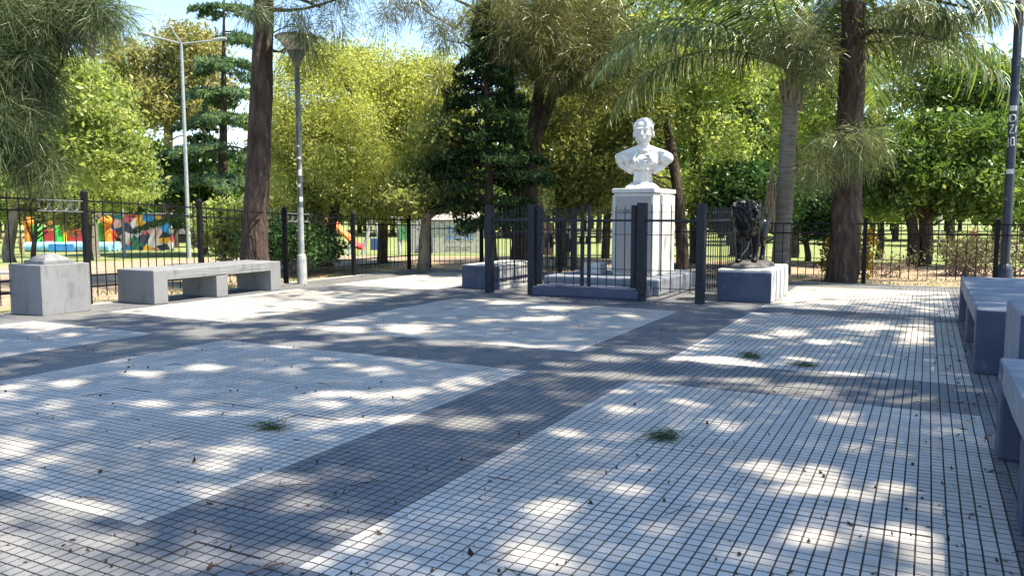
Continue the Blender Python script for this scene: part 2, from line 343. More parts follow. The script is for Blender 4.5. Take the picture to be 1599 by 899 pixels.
# ------------------------------------------------------------------ plaza pavement of grooved tiles
mb = MB(); mb.box(-12.05, 5.0, -6, 18.25, -.14, -.0120)
pav = tag(mb.build('pavement', M['grout']), None, None, kind='structure')
CELL, GRV, DEP = 1/15, .0088, .0065
def tile_geo(nx, ny, cx, cy):
    xs = (np.arange(nx)-(nx-1)/2)*cx; ys = (np.arange(ny)-(ny-1)/2)*cy
    c = np.array([(x, y) for y in ys for x in xs])
    hx, hy = cx/2-GRV/2, cy/2-GRV/2; bx, by = hx+.0022, hy+.0022
    q = np.array([(-hx, -hy, 0), (hx, -hy, 0), (hx, hy, 0), (-hx, hy, 0), (-bx, -by, -DEP), (bx, -by, -DEP), (bx, by, -DEP), (-bx, by, -DEP)])
    v = (np.concatenate([c, np.zeros((len(c), 1))], 1)[:, None, :] + q[None]).reshape(-1, 3)
    f = np.array([(0, 1, 2, 3), (4, 5, 1, 0), (5, 6, 2, 1), (6, 7, 3, 2), (7, 4, 0, 3)])
    ff = (np.arange(len(c))[:, None, None]*8 + f[None]).reshape(-1, 4)
    return v, ff
XB = [-12.05, -10.98, -8.5, -7.32, -3.32, -2.32, .41, 1.5]
YB = [.6, 2.5, 6.78, 7.96, 12.03, 13.1, 17.2, 18.15]
pale = {(1, 1), (3, 1), (5, 1), (1, 3), (3, 3), (5, 3), (1, 5), (5, 5)}
tiles = []
for i in range(len(XB)-1):
    for j in range(len(YB)-1):
        x0, x1, y0, y1 = XB[i], XB[i+1], YB[j], YB[j+1]
        if i in (5, 6, 4) and j == 3: y1 = 12.4
        if i in (5, 6, 4) and j == 4: y0 = 12.4
        kind = 'pale_tile' if (i, j) in pale else 'dark_tile'
        nx, ny = round((x1-x0)/CELL), round((y1-y0)/CELL); cx, cy = (x1-x0)/nx, (y1-y0)/ny
        for a in range(0, nx, 6):
            for b_ in range(0, ny, 6):
                kx, ky = min(6, nx-a), min(6, ny-b_)
                c = (x0+(a+kx/2)*cx, y0+(b_+ky/2)*cy)
                px, py, w = PROJ((c[0], c[1], 0))
                vis = w > .5 and -60 < px < 1660 and py < 960
                sc = kx*ky/(w*w*w) if vis else 0
                tiles.append((sc, kind, kx, ky, cx, cy, c))
def tops(v, f):
    n = len(v)//8; k = (np.arange(n)[:, None]*8 + np.arange(4)).ravel(); return v[k], np.arange(n*4).reshape(n, 4)
rest_far = {'pale_tile': MB(), 'dark_tile': MB()}
def two(me, kind):
    me.materials.clear(); me.materials.append(M[kind]); me.materials.append(M['tile_side' if kind == 'dark_tile' else 'pale_side'])
    me.polygons.foreach_set('material_index', np.tile(np.array([0, 1, 1, 1, 1], np.int32), len(me.polygons)//5))
tiles.sort(key=lambda t: -t[0])
cache = {}; rest = {'pale_tile': MB(), 'dark_tile': MB()}
for q, (sc, kind, kx, ky, cx, cy, c) in enumerate(tiles):
    dz = G.uniform(-.002, .0015) - (.003 if G.random() < .05 else 0); dr = G.uniform(-.004, .004)
    if q < 300 and sc > 0:
        key = (kind, kx, ky, round(cx, 4), round(cy, 4))
        if key not in cache:
            t = MB(); t.add(*tile_geo(kx, ky, cx, cy)); cache[key] = t.mesh(kind); two(cache[key], kind)
        o = obj(kind, cache[key], None, pav, (c[0], c[1], dz)); o.rotation_euler.z = dr
    else:
        if sc == 0 and (c[0] > .3 and c[1] < 2 or c[1] < 1.5): continue
        v, f = tile_geo(kx, ky, cx, cy); fwd_ = float((np.array([c[0], c[1], 0])-CAM)@FWD)
        if sc == 0 or fwd_ > 9.5: v, f = tops(v, f); rest_far[kind].add(v + np.array([c[0], c[1], dz]), f)
        else: rest[kind].add(v + np.array([c[0], c[1], dz]), f)
for kind in rest:
    nn = len(rest[kind].f) and sum(len(q) for q in rest[kind].f); rest[kind].v += rest_far[kind].v; rest[kind].f += [q + rest[kind].n for q in rest_far[kind].f]
    o = rest[kind].build(kind + '_field', None, pav); o['kind'] = 'stuff'; o.data.materials.append(M[kind]); o.data.materials.append(M['tile_side' if kind == 'dark_tile' else 'pale_side'])
    mi = np.zeros(len(o.data.polygons), np.int32); mi[:nn] = np.tile([0, 1, 1, 1, 1], nn//5); o.data.polygons.foreach_set('material_index', mi)
mb = MB()
mb.box(-12.18, -12.05, -6, 18.38, -.16, .004); mb.box(-12.05, 7, 18.25, 18.38, -.16, .004)
tag(mb.build('kerb', M['kerb']), None, None, kind='structure')

# ------------------------------------------------------------------ perimeter fences
def bar_mesh(name, r, h, n=6):
    b_ = MB(); b_.tube([(0, 0, 0), (0, 0, h*.5), (0, 0, h-.03), (0, 0, h)], [r, r, r, r*.3], n); return b_.mesh(name)
def fence(name, label, pts, hts, cols, ringpost=()):
    t = thing(name, label, 'fence', (pts[0][0], pts[0][1], 0))
    L = np.array(t.location); post_me = MB(); post_me.box(-.04, .04, -.04, .04, -.1, 1.0)
    post_me.add([(-.045, -.045, 1.0), (.045, -.045, 1.0), (.045, .045, 1.0), (-.045, .045, 1.0), (0, 0, 1.03)], np.array([(0, 1, 4), (1, 2, 4), (2, 3, 4), (3, 0, 4)]))
    post_me = post_me.mesh('post'); post_me.materials.append(M['iron'])
    bar_me = bar_mesh('bar', .0085, 1.0); bar_me.materials.append(M['iron'])
    for i, p in enumerate(pts):
        o = obj('post', post_me, None, t, (p[0]-L[0], p[1]-L[1], 0)); o.scale.z = hts[i]
    for i in range(len(pts)-1):
        a, c = np.array(pts[i]), np.array(pts[i+1]); d = np.linalg.norm(c-a)
        for fr in cols:
            mb = MB(); mb.tube([(a[0]-L[0], a[1]-L[1], hts[i]*fr), (c[0]-L[0], c[1]-L[1], hts[i+1]*fr)], .019, 4, ph=math.pi/4)
            mb.build('rail', M['iron'], t)
        k = round(d/.17)
        for s_ in range(1, k):
            u = s_/k; q = a + (c-a)*u; h = (hts[i]*(1-u) + hts[i+1]*u)*(.99 if len(cols) > 2 else cols[0]) - .12
            o = obj('bar', bar_me, None, t, (q[0]-L[0], q[1]-L[1], .12)); o.scale.z = h
            o.rotation_euler = (R.uniform(-.006, .006), R.uniform(-.006, .006), 0)
    return t
LX = -12.12
lp_y = [1.6, 3.85, 6.14, 8.42, 10.73, 12.97, 15.25, 17.56, 18.5]
lp_h = [1.95, 1.92, 1.88, 1.82, 1.71, 1.58, 1.46, 1.40, 1.38]
lf = fence('iron_fence', 'black iron bar fence running behind the grey bench and pedestal on the playground side', [(LX, y) for y in lp_y], lp_h, (.925, .83, .26, .16))
ring = MB()
an = np.arange(15)*2*math.pi/14
ring.tube(np.stack([np.zeros(15), np.cos(an)*.075, np.sin(an)*.075], 1), .008, 5, cap=False); ring = ring.mesh('ring'); ring.materials.append(M['grey_iron'])
for y, z in [(8.25, 1.6), (8.08, 1.605), (7.91, 1.61), (7.74, 1.615), (13.14, 1.39), (13.30, 1.385), (13.46, 1.38), (13.62, 1.375)]:
    obj('ring', ring, None, lf, (0, y-lp_y[0], z))
for y0, y1, z in [(7.62, 8.38, 1.695), (7.62, 8.38, 1.525), (13.0, 13.72, 1.475), (13.0, 13.72, 1.305)]:
    mb = MB(); mb.tube([(.024, y0-lp_y[0], z), (.024, y1-lp_y[0], z-.02)], .009, 4); mb.build('rail', M['grey_iron'], lf)
bx = [LX+.02, -10.46, -8.2, -5.9, -3.5, -1.17, 1.22, 3.6]
fence('iron_fence', 'low black iron bar fence along the back edge of the plaza before the lawn', [(x, 18.5) for x in bx], [1.38, 1.40, 1.38, 1.37, 1.36, 1.36, 1.36, 1.36], (.925, .77))

# ------------------------------------------------------------------ monument enclosure railing and gates
EX0, EX1, EY0, EY1 = -7.27, -3.3, 13.16, 17.2
en = thing('monument_railing', 'dark navy iron railing with square posts enclosing the bust monument', 'railing', (EX0, EY0, 0))
E0 = np.array([EX0, EY0, 0])
def sqpost(par, x, y, h, w=.065, z0=0.0, mt='navy_iron', name='post'):
    return obj(name, rbox_mesh(name, x-w, x+w, y-w, y+w, z0, h, .006, 1), M[mt], par)
def runbars(par, a, c, zt, zb, rails, step=.165, skip=0, top=None):
    a, c = np.array(a, float), np.array(c, float); d = np.linalg.norm(c-a); k = max(2, round(d/step))
    me = bar_mesh('bar', .0085, zt-zb); me.materials.append(M['navy_iron'])
    for s_ in range(1, k):
        q = a+(c-a)*s_/k
        obj('bar', me, None, par, (q[0], q[1], zb + R.uniform(-.008, .008)))
    for z, r_ in rails:
        mb = MB(); mb.tube([(a[0], a[1], z), (c[0], c[1], z)], r_, 4, ph=math.pi/4); mb.build('rail', M['navy_iron'], par)
RL = [(1.36, .028), (1.12, .008), (.52, .008), (.22, .008), (1.5, .006)]
loc = lambda x, y: (x-EX0, y-EY0)
for x, y, h, w in [(EX0, EY0, 1.62, .068), (-6.38, EY0, 1.64, .068), (-4.31, EY0, 1.66, .075), (EX1, EY0, 1.64, .068), (EX0, EY1, 1.58, .06), (EX1, EY1, 1.58, .06)]:
    sqpost(en, *loc(x, y), h, w)
runbars(en, loc(EX0, EY0), loc(-6.38, EY0), 1.62, .2, RL)
runbars(en, loc(-4.31, EY0), loc(EX1, EY0), 1.64, .16, RL)
runbars(en, loc(EX0, EY0), loc(EX0, EY1), 1.6, .16, RL)
runbars(en, loc(EX1, EY0), loc(EX1, EY1), 1.6, .16, RL)
for x0, x1, lab, hs in [(-6.29, -5.36, 'navy iron gate leaf of the railing hinged on the post nearer the empty pedestal', 0), (-5.33, -4.41, 'navy iron gate leaf of the railing hinged on the post in front of the plinth', 1)]:
    t = thing('iron_gate', lab, 'gate', (x0, EY0+.02, 0), 'pair of closed gate leaves')
    w = x1-x0
    for xx in (.05, w-.05) if hs else (.05, w-.05):
        sqpost(t, xx, 0, 1.62 if xx > .5 or hs else 1.6, .042 if not ((hs == 0 and xx > .5) or (hs == 1 and xx < .5)) else .028, .2, name='stile')
    runbars(t, (.05, 0), (w-.05, 0), 1.6, .21, [(1.36, .026), (1.12, .008), (.52, .008), (1.5, .006), (.24, .008)], .16)
    mb = MB(); mb.box(w-.09 if hs == 0 else .0, w-.01 if hs == 0 else .08, -.05, -.03, .95, 1.07); mb.build('latch', M['iron'], t)

# ------------------------------------------------------------------ monument
mo = thing('monument', 'white stepped monument plinth with grey front panel carrying the bust', 'monument', (-4.95, 14.55, 0))
O = np.array([-4.95, 14.55, 0])
def part(name, mt, x0, x1, y0, y1, z0, z1, bev=.012, par=mo, org=O, rough=0, seg=2, cuts=0):
    return obj(name, rbox_mesh(name, x0-org[0], x1-org[0], y0-org[1], y1-org[1], z0, z1, bev, seg, rough, cuts), M[mt], par)
st = obj('front_step', rbox_mesh('front_step', -1.0, 1.0, -.42, .42, 0, .17, .035, 3, .004, 2), M['blue_paint'], mo, (-5.33-O[0], 13.46-O[1], 0))
part('platform', 'faded_paint', -6.5, -4.22, 13.9, 16.75, 0, .30, .035, rough=.004, cuts=2)
part('base_block', 'white_wash', -6.02, -5.62, 14.62, 14.95, .302, .52, .02, rough=.004)
part('core', 'white_wash', -5.34, -4.56, 14.57, 15.93, .302, 1.86, .02)
part('wing', 'white_wash', -5.52, -4.50, 14.97, 15.80, .302, 1.83, .015)
part('front_panel', 'granite', -5.30, -4.585, 14.55, 14.60, .36, 1.80, .006)
part('cap', 'white_wash', -5.37, -4.53, 14.53, 15.97, 1.862, 1.95, .02)
def text(body, size, mt, parent, loc, rot, name, ext=.002, ax='CENTER', sx=1.0):
    cu = bpy.data.curves.new(name, 'FONT'); cu.body = body; cu.size = size; cu.extrude = ext; cu.align_x = ax; cu.resolution_u = 3
    o = bpy.data.objects.new(name, cu); COL.objects.link(o); cu.materials.append(M[mt])
    dg = bpy.context.evaluated_depsgraph_get(); dg.update(); me = bpy.data.meshes.new_from_object(o.evaluated_get(dg)); bpy.data.objects.remove(o)
    o = obj(name, me, M[mt], parent, loc); o.rotation_euler = rot; o.scale.x = sx
    return o
text('CORONEL', .125, 'engraved', mo, (-4.955-O[0], 14.546-O[1], 1.47), (math.pi/2, 0, 0), 'inscription', .0015)

def remesh(name, build, voxel, smooth=4, disp=None, factor=.5):
    mb = MB(); build(mb); me = mb.mesh(name)
    o = bpy.data.objects.new(name, me); COL.objects.link(o)
    md = o.modifiers.new('r', 'REMESH'); md.mode = 'VOXEL'; md.voxel_size = voxel
    ms = o.modifiers.new('s', 'SMOOTH'); ms.factor = factor; ms.iterations = smooth
    if disp:
        for sc, st_ in disp:
            tx = bpy.data.textures.new(name, 'CLOUDS'); tx.noise_scale = sc; tx.noise_depth = 2
            mdp = o.modifiers.new('d', 'DISPLACE'); mdp.texture = tx; mdp.strength = st_; mdp.mid_level = .5; mdp.texture_coords = 'LOCAL'
    dg = bpy.context.evaluated_depsgraph_get(); dg.update()
    res = bpy.data.meshes.new_from_object(o.evaluated_get(dg))
    bpy.data.objects.remove(o); bpy.data.meshes.remove(me); res.name = name
    for p in res.polygons: p.use_smooth = True
    return res
_sph = {}
def sphere(u, v):
    if (u, v) not in _sph:
        th = np.linspace(0, math.pi, v+1)[1:-1]; ph = np.arange(u)*2*math.pi/u
        V = [(math.sin(a)*math.cos(b_), math.sin(a)*math.sin(b_), math.cos(a)) for a in th for b_ in ph] + [(0, 0, 1), (0, 0, -1)]
        Q = [(i*u+k, (i+1)*u+k, (i+1)*u+(k+1) % u, i*u+(k+1) % u) for i in range(v-2) for k in range(u)]
        T = [(u*(v-1), k, (k+1) % u) for k in range(u)] + [(u*(v-1)+1, (v-2)*u+(k+1) % u, (v-2)*u+k) for k in range(u)]
        _sph[(u, v)] = (np.array(V), np.array(Q), np.array(T))
    return _sph[(u, v)]
from mathutils import Euler
def ell(bm, c, r, rot=(0, 0, 0), u=20, v=14):
    V, Q, T = sphere(u, v); Rm = np.array(Euler(rot).to_matrix())
    n0 = bm.n; bm.add((V*np.array(r))@Rm.T + np.array(c), Q); bm.f.append(T + n0)
def caps(bm, pts, rads, n=14):
    pts = [np.array(p, float) for p in pts]
    for i in range(len(pts)-1):
        a, b_ = pts[i], pts[i+1]; d = b_-a; L_ = np.linalg.norm(d)
        k = max(2, int(L_/(min(rads[i], rads[i+1])*.4))+1)
        for j in range(k+1):
            u = j/k; r_ = rads[i]*(1-u)+rads[i+1]*u
            ell(bm, a+d*u, (r_, r_, r_), (0, 0, 0), n, max(6, n-4))

def bust(bm):
    # head
    ell(bm, (0, .03, .80), (.178, .225, .215)); ell(bm, (0, -.055, .70), (.150, .165, .195)); ell(bm, (0, -.10, .60), (.095, .115, .080))
    ell(bm, (0, -.175, .585), (.045, .035, .035))                       # chin
    ell(bm, (0, -.188, .824), (.128, .052, .022))                       # brow
    caps(bm, [(0, -.215, .80), (0, -.262, .705)], [.020, .032]); ell(bm, (0, -.240, .695), (.044, .036, .022))   # nose
    ell(bm, (0, -.215, .652), (.058, .028, .014)); ell(bm, (0, -.207, .622), (.050, .030, .016))              # lips
    for s_ in (-1, 1):
        ell(bm, (s_*.066, -.190, .775), (.034, .024, .018)); ell(bm, (s_*.100, -.150, .705), (.055, .055, .045)) # eye, cheek
        ell(bm, (s_*.185, .03, .735), (.022, .045, .070)); ell(bm, (s_*.105, -.04, .65), (.045, .09, .07))
        ell(bm, (s_*.165, -.02, .85), (.03, .09, .07))                   # hair at the temples
    ell(bm, (0, .075, .872), (.182, .200, .160)); ell(bm, (0, -.035, .868), (.160, .172, .135))
    rr = random.Random(5)
    for k in range(90):                                                    # combed locks
        a = rr.uniform(-2.6, 2.6); e_ = rr.uniform(.25, 1.5); x, y, z = math.sin(a)*math.cos(e_)*.19, .055-math.cos(a)*math.cos(e_)*-.0+ (-math.cos(a)*math.cos(e_)*.215), .86+math.sin(e_)*.178
        if y < -.04 and z < 1.0: continue
        ell(bm, (x, y, z), (.016, .040, .014), (rr.uniform(-.5, .5), 0, a+rr.uniform(-.4, .4)), 8, 6)
    # neck and collar
    caps(bm, [(0, .03, .36), (0, .02, .62)], [.145, .108])
    caps(bm, [(-.13, 0, .445), (-.055, -.125, .42), (.055, -.125, .42), (.13, 0, .445), (0, .13, .45), (-.13, 0, .445)], [.030]*6)
    # chest and shoulders
    ell(bm, (0, .02, .26), (.40, .20, .165)); ell(bm, (0, -.045, .20), (.32, .19, .18)); ell(bm, (0, .02, .08), (.23, .15, .13))
    caps(bm, [(-.12, .03, .43), (-.40, .03, .31)], [.10, .115]); caps(bm, [(.12, .03, .43), (.40, .03, .31)], [.10, .115])
    ell(bm, (-.44, .02, .265), (.095, .12, .115)); ell(bm, (.45, .02, .27), (.085, .12, .12)); caps(bm, [(.42, .0, .27), (.47, -.09, .265)], [.115, .112])
    caps(bm, [(-.42, 0, .16), (-.22, -.02, .03)], [.06, .06]); caps(bm, [(.42, 0, .16), (.22, -.02, .03)], [.06, .06])
    # epaulettes, lapels, braid, medals
    for s_ in (-1, 1):
        ell(bm, (s_*.40, .0, .385), (.14, .11, .028), (0, s_*.25, 0)); ell(bm, (s_*.515, .0, .31), (.03, .10, .045))
        caps(bm, [(s_*.10, -.16, .40), (s_*.17, -.225, .26), (s_*.06, -.225, .06)], [.022, .030, .022])
        for k in range(4): ell(bm, (s_*.035, -.235+.012*k*k*.3, .32-.075*k), (.015, .015, .015))
    for k in range(4): caps(bm, [(.05, -.235, .33-.06*k), (.23-.02*k, -.20, .34-.06*k)], [.012, .012])
    for x, z in [(-.22, .25), (-.27, .19), (-.19, .16)]: ell(bm, (x, -.20, z), (.032, .03, .032))
    caps(bm, [(-.30, -.12, .37), (-.1, -.23, .22), (.12, -.22, .05)], [.018, .02, .018])
bu = thing('bust', 'white stone bust of a uniformed man atop the monument plinth', 'statue', (-4.93, 15.05, 1.952), rz=math.radians(12))
bm_ = remesh('torso', bust, .0088, 1, None, .4)
obj('torso', bm_, M['white_statue'], bu, (0, 0, .30))
mb = MB()
for w0, w1, d0, d1, z0, z1 in [(.30, .28, .30, .28, 0, .05), (.27, .19, .27, .19, .05, .12), (.165, .15, .165, .15, .12, .345)]:
    mb.add([(-w0, -d0, z0), (w0, -d0, z0), (w0, d0, z0), (-w0, d0, z0), (-w1, -d1, z1), (w1, -d1, z1), (w1, d1, z1), (-w1, d1, z1)],
           [(3, 2, 1, 0), (4, 5, 6, 7), (0, 1, 5, 4), (1, 2, 6, 5), (2, 3, 7, 6), (3, 0, 4, 7)])
mb.build('socle', M['white_wash'], bu)

# ------------------------------------------------------------------ lion and its block, and the empty twin block
def lion(bm):
    caps(bm, [(0, -.24, .66), (0, .05, .65), (0, .40, .66)], [.185, .165, .160])
    ell(bm, (0, -.30, .63), (.185, .19, .22)); ell(bm, (0, .42, .66), (.165, .18, .17)); ell(bm, (0, .02, .73), (.09, .34, .09))
    # mane: a deep ruff of overlapping locks from crown to chest
    ell(bm, (-.02, -.33, .80), (.215, .215, .24)); ell(bm, (-.03, -.41, .67), (.19, .17, .23), (.2, 0, 0)); ell(bm, (-.01, -.35, .93), (.19, .185, .15))
    rr = random.Random(3)
    for k in range(150):
        a = rr.uniform(0, 2*math.pi); z = rr.uniform(.48, .99); q = .228*math.sqrt(max(.08, 1-((z-.80)/.33)**2))
        p = (-.02+math.cos(a)*q, -.36+math.sin(a)*q*.9, z); ell(bm, p, (.030, .030, .075), (rr.uniform(-.35, .35), rr.uniform(-.35, .35), 0), 8, 6)
    # head turned to its right (-X), muzzle level
    h = np.array((-.09, -.47, .955)); f = unit(np.array((-.60, -.78, .10))); s_ = unit(np.array((f[1], -f[0], 0))); u = np.cross(s_, f); u = u if u[2] > 0 else -u
    pt = lambda a, b_, c: tuple(h + f*a + s_*b_ + u*c)
    ell(bm, pt(0, 0, .01), (.115, .115, .115)); ell(bm, pt(.09, 0, -.01), (.075, .075, .065)); ell(bm, pt(.145, 0, -.03), (.056, .056, .045))
    ell(bm, pt(.115, 0, -.095), (.050, .050, .032)); ell(bm, pt(.195, 0, -.005), (.024, .024, .016)); ell(bm, pt(.06, 0, -.17), (.05, .05, .09))
    caps(bm, [pt(.05, 0, .075), pt(.17, 0, .015)], [.030, .024])
    for k in (-1, 1):
        ell(bm, pt(.085, k*.055, .062), (.032, .032, .018)); ell(bm, pt(.03, k*.085, -.03), (.045, .045, .055)); ell(bm, pt(-.04, k*.110, .080), (.036, .030, .040))
    # fore legs
    caps(bm, [(-.12, -.34, .58), (-.125, -.38, .32), (-.12, -.365, .16), (-.12, -.40, .05)], [.098, .068, .054, .054]); ell(bm, (-.12, -.45, .035), (.060, .090, .042))
    caps(bm, [(.11, -.26, .58), (.115, -.22, .32), (.11, -.19, .16), (.11, -.22, .05)], [.098, .068, .054, .054]); ell(bm, (.11, -.27, .035), (.060, .090, .042))
    # hind legs with the hock behind
    for k, dy in ((-1, .10), (1, 0.0)):
        caps(bm, [(k*.10, .44+dy*.4, .62), (k*.12, .33+dy, .41), (k*.115, .52+dy, .25), (k*.115, .46+dy, .05)], [.14, .092, .050, .048]); ell(bm, (k*.115, .41+dy, .035), (.055, .085, .040))
    caps(bm, [(0, .56, .72), (.05, .68, .62), (.07, .70, .42), (.09, .64, .28)], [.030, .022, .019, .026]); ell(bm, (.09, .63, .24), (.035, .035, .06))
li = thing('lion_statue', 'glossy black lion statue standing on a rock atop the blue block', 'statue', (-2.74, 14.42, .55))
me = remesh('body', lion, .0105, 2, [(.03, .005)], .4)
obj('body', me, M['black_gloss'], li, (0, 0, .095))
def rock(bm):
    ell(bm, (0, .05, 0), (.34, .72, .085)); ell(bm, (-.05, -.35, .01), (.30, .33, .09)); ell(bm, (.08, .35, .01), (.27, .4, .10)); ell(bm, (0, 0, .02), (.26, .62, .085)); ell(bm, (.1, .48, .05), (.16, .16, .07))
me = remesh('rock_base', rock, .02, 3, [(.12, .05)]); obj('rock_base', me, M['rock_black'], li, (0, 0, .005))
mb = MB(); mb.tube([(-.34, -.46, .10), (-.12, -.44, .135), (.0, -.30, .34), (.06, -.2, .55)], [.007, .008, .008, .007], 5); mb.build('rod', M['steel'], li)
pe = thing('statue_block', 'blue painted block with weathered white side carrying the black lion', 'pedestal', (-2.70, 14.6, 0))
obj('front_face', rbox_mesh('front_face', -.437, .445, -.94, -.90, .004, .50, .008, 2), M['blue_paint'], pe)
mb_ = rbox_mesh('block', -.435, .44, -.92, .93, 0, .55, .04, 3, .006, 4); obj('block', mb_, M['white_wash'], pe)
for yy in (-.45, -.05, .32): obj('rib', rbox_mesh('rib', .40, .475, yy, yy+.22, .0, .535, .035, 3, .004), M['white_wash'], pe)
pe = thing('statue_block', 'empty painted block without a statue outside the railing beside the navy posts', 'pedestal', (-7.75, 14.62, 0))
obj('block', rbox_mesh('block', -.43, .40, -.95, .97, 0, .46, .012, 2, .002, 2), M['blue_paint'], pe)
obj('white_band', rbox_mesh('white_band', .39, .405, -.90, .96, .22, .455, .004, 1), M['white_wash'], pe)
obj('lower_band', rbox_mesh('lower_band', .39, .4055, -.90, .96, .0, .15, .004, 1), M['white_wash'], pe)
obj('top_coat', rbox_mesh('top_coat', -.425, .385, -.945, .965, .452, .468, .006, 2, .002, 2), M['white_wash'], pe)

# ------------------------------------------------------------------ benches and capped pedestals
def bench(label, x0, x1, y0, y1, h, mt, top):
    t = thing('bench', label, 'bench', ((x0+x1)/2, y0, 0), 'concrete benches around the plaza')
    w = (x1-x0)/2; L_ = y1-y0
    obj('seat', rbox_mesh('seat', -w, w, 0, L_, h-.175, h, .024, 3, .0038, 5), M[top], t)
    for yy, q, hh in ((-.004, .27, h-.004), (L_/2-.14, .26, h-.178), (L_-.266, .27, h-.004)):
        obj('leg', rbox_mesh('leg', -w-(.003 if hh > h-.1 else -.006), w+(.003 if hh > h-.1 else -.006), yy, yy+q, 0, hh, .014, 2, .0015), M[mt], t)
    return t
bench('light grey concrete bench with three slab legs in front of the iron fence', -12.02, -11.13, 8.88, 11.76, .56, 'grey_paint', 'grey_paint')
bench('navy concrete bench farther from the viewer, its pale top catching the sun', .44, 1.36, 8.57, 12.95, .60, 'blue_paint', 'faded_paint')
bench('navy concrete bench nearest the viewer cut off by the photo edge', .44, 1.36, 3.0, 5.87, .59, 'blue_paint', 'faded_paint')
def capped(label, x, y, w, h, mt, mt2):
    t = thing('pedestal', label, 'pedestal', (x, y, 0), 'square concrete pedestals between the benches')
    obj('shaft', rbox_mesh('shaft', -w, w, -w, w, 0, h, .012, 2, .002, 2), M[mt], t)
    obj('cap_step', rbox_mesh('cap_step', -w*.62, w*.62, -w*.62, w*.62, h-.002, h+.055, .01, 2), M[mt2], t)
    mb = MB(); a, c = w*.50, w*.14
    mb.add([(-a, -a, h+.055), (a, -a, h+.055), (a, a, h+.055), (-a, a, h+.055), (-a*.9, -a*.9, h+.085), (a*.9, -a*.9, h+.085), (a*.9, a*.9, h+.085), (-a*.9, a*.9, h+.085), (-c, -c, h+.155), (c, -c, h+.155), (c, c, h+.155), (-c, c, h+.155)],
           [(0, 1, 5, 4), (1, 2, 6, 5), (2, 3, 7, 6), (3, 0, 4, 7), (4, 5, 9, 8), (5, 6, 10, 9), (6, 7, 11, 10), (7, 4, 8, 11), (8, 9, 10, 11)])
    mb.build('cap', M[mt2], t)
capped('pale grey square pedestal with stepped pyramid cap beside the grey bench', -11.74, 7.54, .385, .735, 'grey_paint', 'grey_paint')
t = thing('pedestal', 'navy pedestal with chamfered light top edge between the two navy benches', 'pedestal', (.99, 7.36, 0), 'square concrete pedestals between the benches')
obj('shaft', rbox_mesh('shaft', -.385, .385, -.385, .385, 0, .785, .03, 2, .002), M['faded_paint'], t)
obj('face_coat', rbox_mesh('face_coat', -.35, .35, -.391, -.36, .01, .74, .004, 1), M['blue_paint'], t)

# ------------------------------------------------------------------ lamps
t = thing('street_lamp', 'slim dark lamp post with wide inverted cone shade behind the grey bench', 'street lamp', (-11.72, 13.02, 0))
mb = MB(); mb.lathe([(.11, 0), (.105, .02), (.10, .55), (.088, .58), (.085, .62), (.0, .63)], 14); mb.build('base_sleeve', M['pole_pale'], t, True)
mb = MB(); mb.lathe([(.062, .6), (.058, 1.6)], 12); mb.build('lower_pole', M['pole_pale'], t, True)
mb = MB(); mb.lathe([(.057, 1.6), (.052, 4.50)], 12); mb.build('pole', M['pole_green'], t, True)
mb = MB(); mb.lathe([(.052, 4.48), (.075, 4.50), (.085, 4.58), (.20, 4.80), (.195, 4.80), (0, 4.78)], 24); mb.build('cone', M['lamp_metal'], t, True)
mb = MB(); mb.lathe([(.195, 4.80), (.40, 5.06), (.395, 5.065), (.19, 4.815)], 28); sh = mb.build('shade', M['lamp_glass'], t, True)
mb = MB(); mb.lathe([(.385, 5.055), (.435, 5.062), (.44, 5.085), (.40, 5.11), (.2, 5.14), (0, 5.15)], 28); mb.build('lid', M['lamp_metal'], t, True)
for z, hh, a0, a1 in [(2.02, .07, -1.2, .2), (2.26, .12, -.6, .7), (2.60, .05, -1.0, .6), (1.72, .10, -.3, 1.1), (2.85, .04, -.9, .1)]:
    mb = MB(); an = -.85 + np.linspace(a0, a1, 6); v = np.concatenate([np.stack([np.cos(an)*.0592, np.sin(an)*.0592, np.full(6, zz_)], 1) for zz_ in (z, z+hh)])
    mb.add(v, [(i, i+1, i+7, i+6) for i in range(5)]); mb.build('sticker', M['sticker'], t, True)
pl = GP(1567, 447); t = thing('lamp_post', 'thick navy lamp post with painted white letters behind the far navy bench', 'lamp post', (pl[0], pl[1], 0))
mb = MB(); mb.lathe([(.17, -.05), (.17, .06), (.155, .10), (.15, .34), (.12, .42), (.09, .46)], 16); mb.build('base_sleeve', M['pole_navy'], t, True)
mb = MB(); mb.lathe([(.088, .44), (.082, 3), (.076, 7.5), (0, 7.51)], 16); mb.build('pole', M['pole_navy'], t, True)
mb = MB(); mb.lathe([(.076, 7.4), (.3, 7.75), (.32, 7.78), (0, 7.85)], 16); mb.build('shade', M['lamp_metal'], t, True)
def stroke(par, a0, z0, a1, z1, r=.0865, w=.011, mt='sticker'):
    mb = MB(); face = math.atan2(-pl[1], -pl[0])
    k = 4; pts = []
    for i in range(k+1):
        u = i/k; a = face + (a0+(a1-a0)*u); pts.append((math.cos(a)*r, math.sin(a)*r, z0+(z1-z0)*u))
    mb.tube(pts, w, 4); return mb
zl = lambda py: 1.5 + (331.5-py)/1255*pl[1]*.93 + .0
def glyph(par, strokes, zc, hh):
    mb = MB()
    for a0, z0, a1, z1 in strokes:
        q = stroke(par, a0, zc+z0*hh, a1, zc+z1*hh); mb.add(np.concatenate(q.v), q.f[0])
    mb.build('letter', M['sticker'], par)
PD = float(PROJ((pl[0], pl[1], 3))[2]); zz = lambda py: 1.5 + (331.5-py)/1255*PD
glyph(t, [(-.55, -1, -.55, 1), (-.55, 1, .1, 1), (.1, 1, .5, .5), (.5, .5, .5, -.5), (.5, -.5, .1, -1), (.1, -1, -.55, -1), (-.75, -1, -.75, 1)], zz(186), .065)
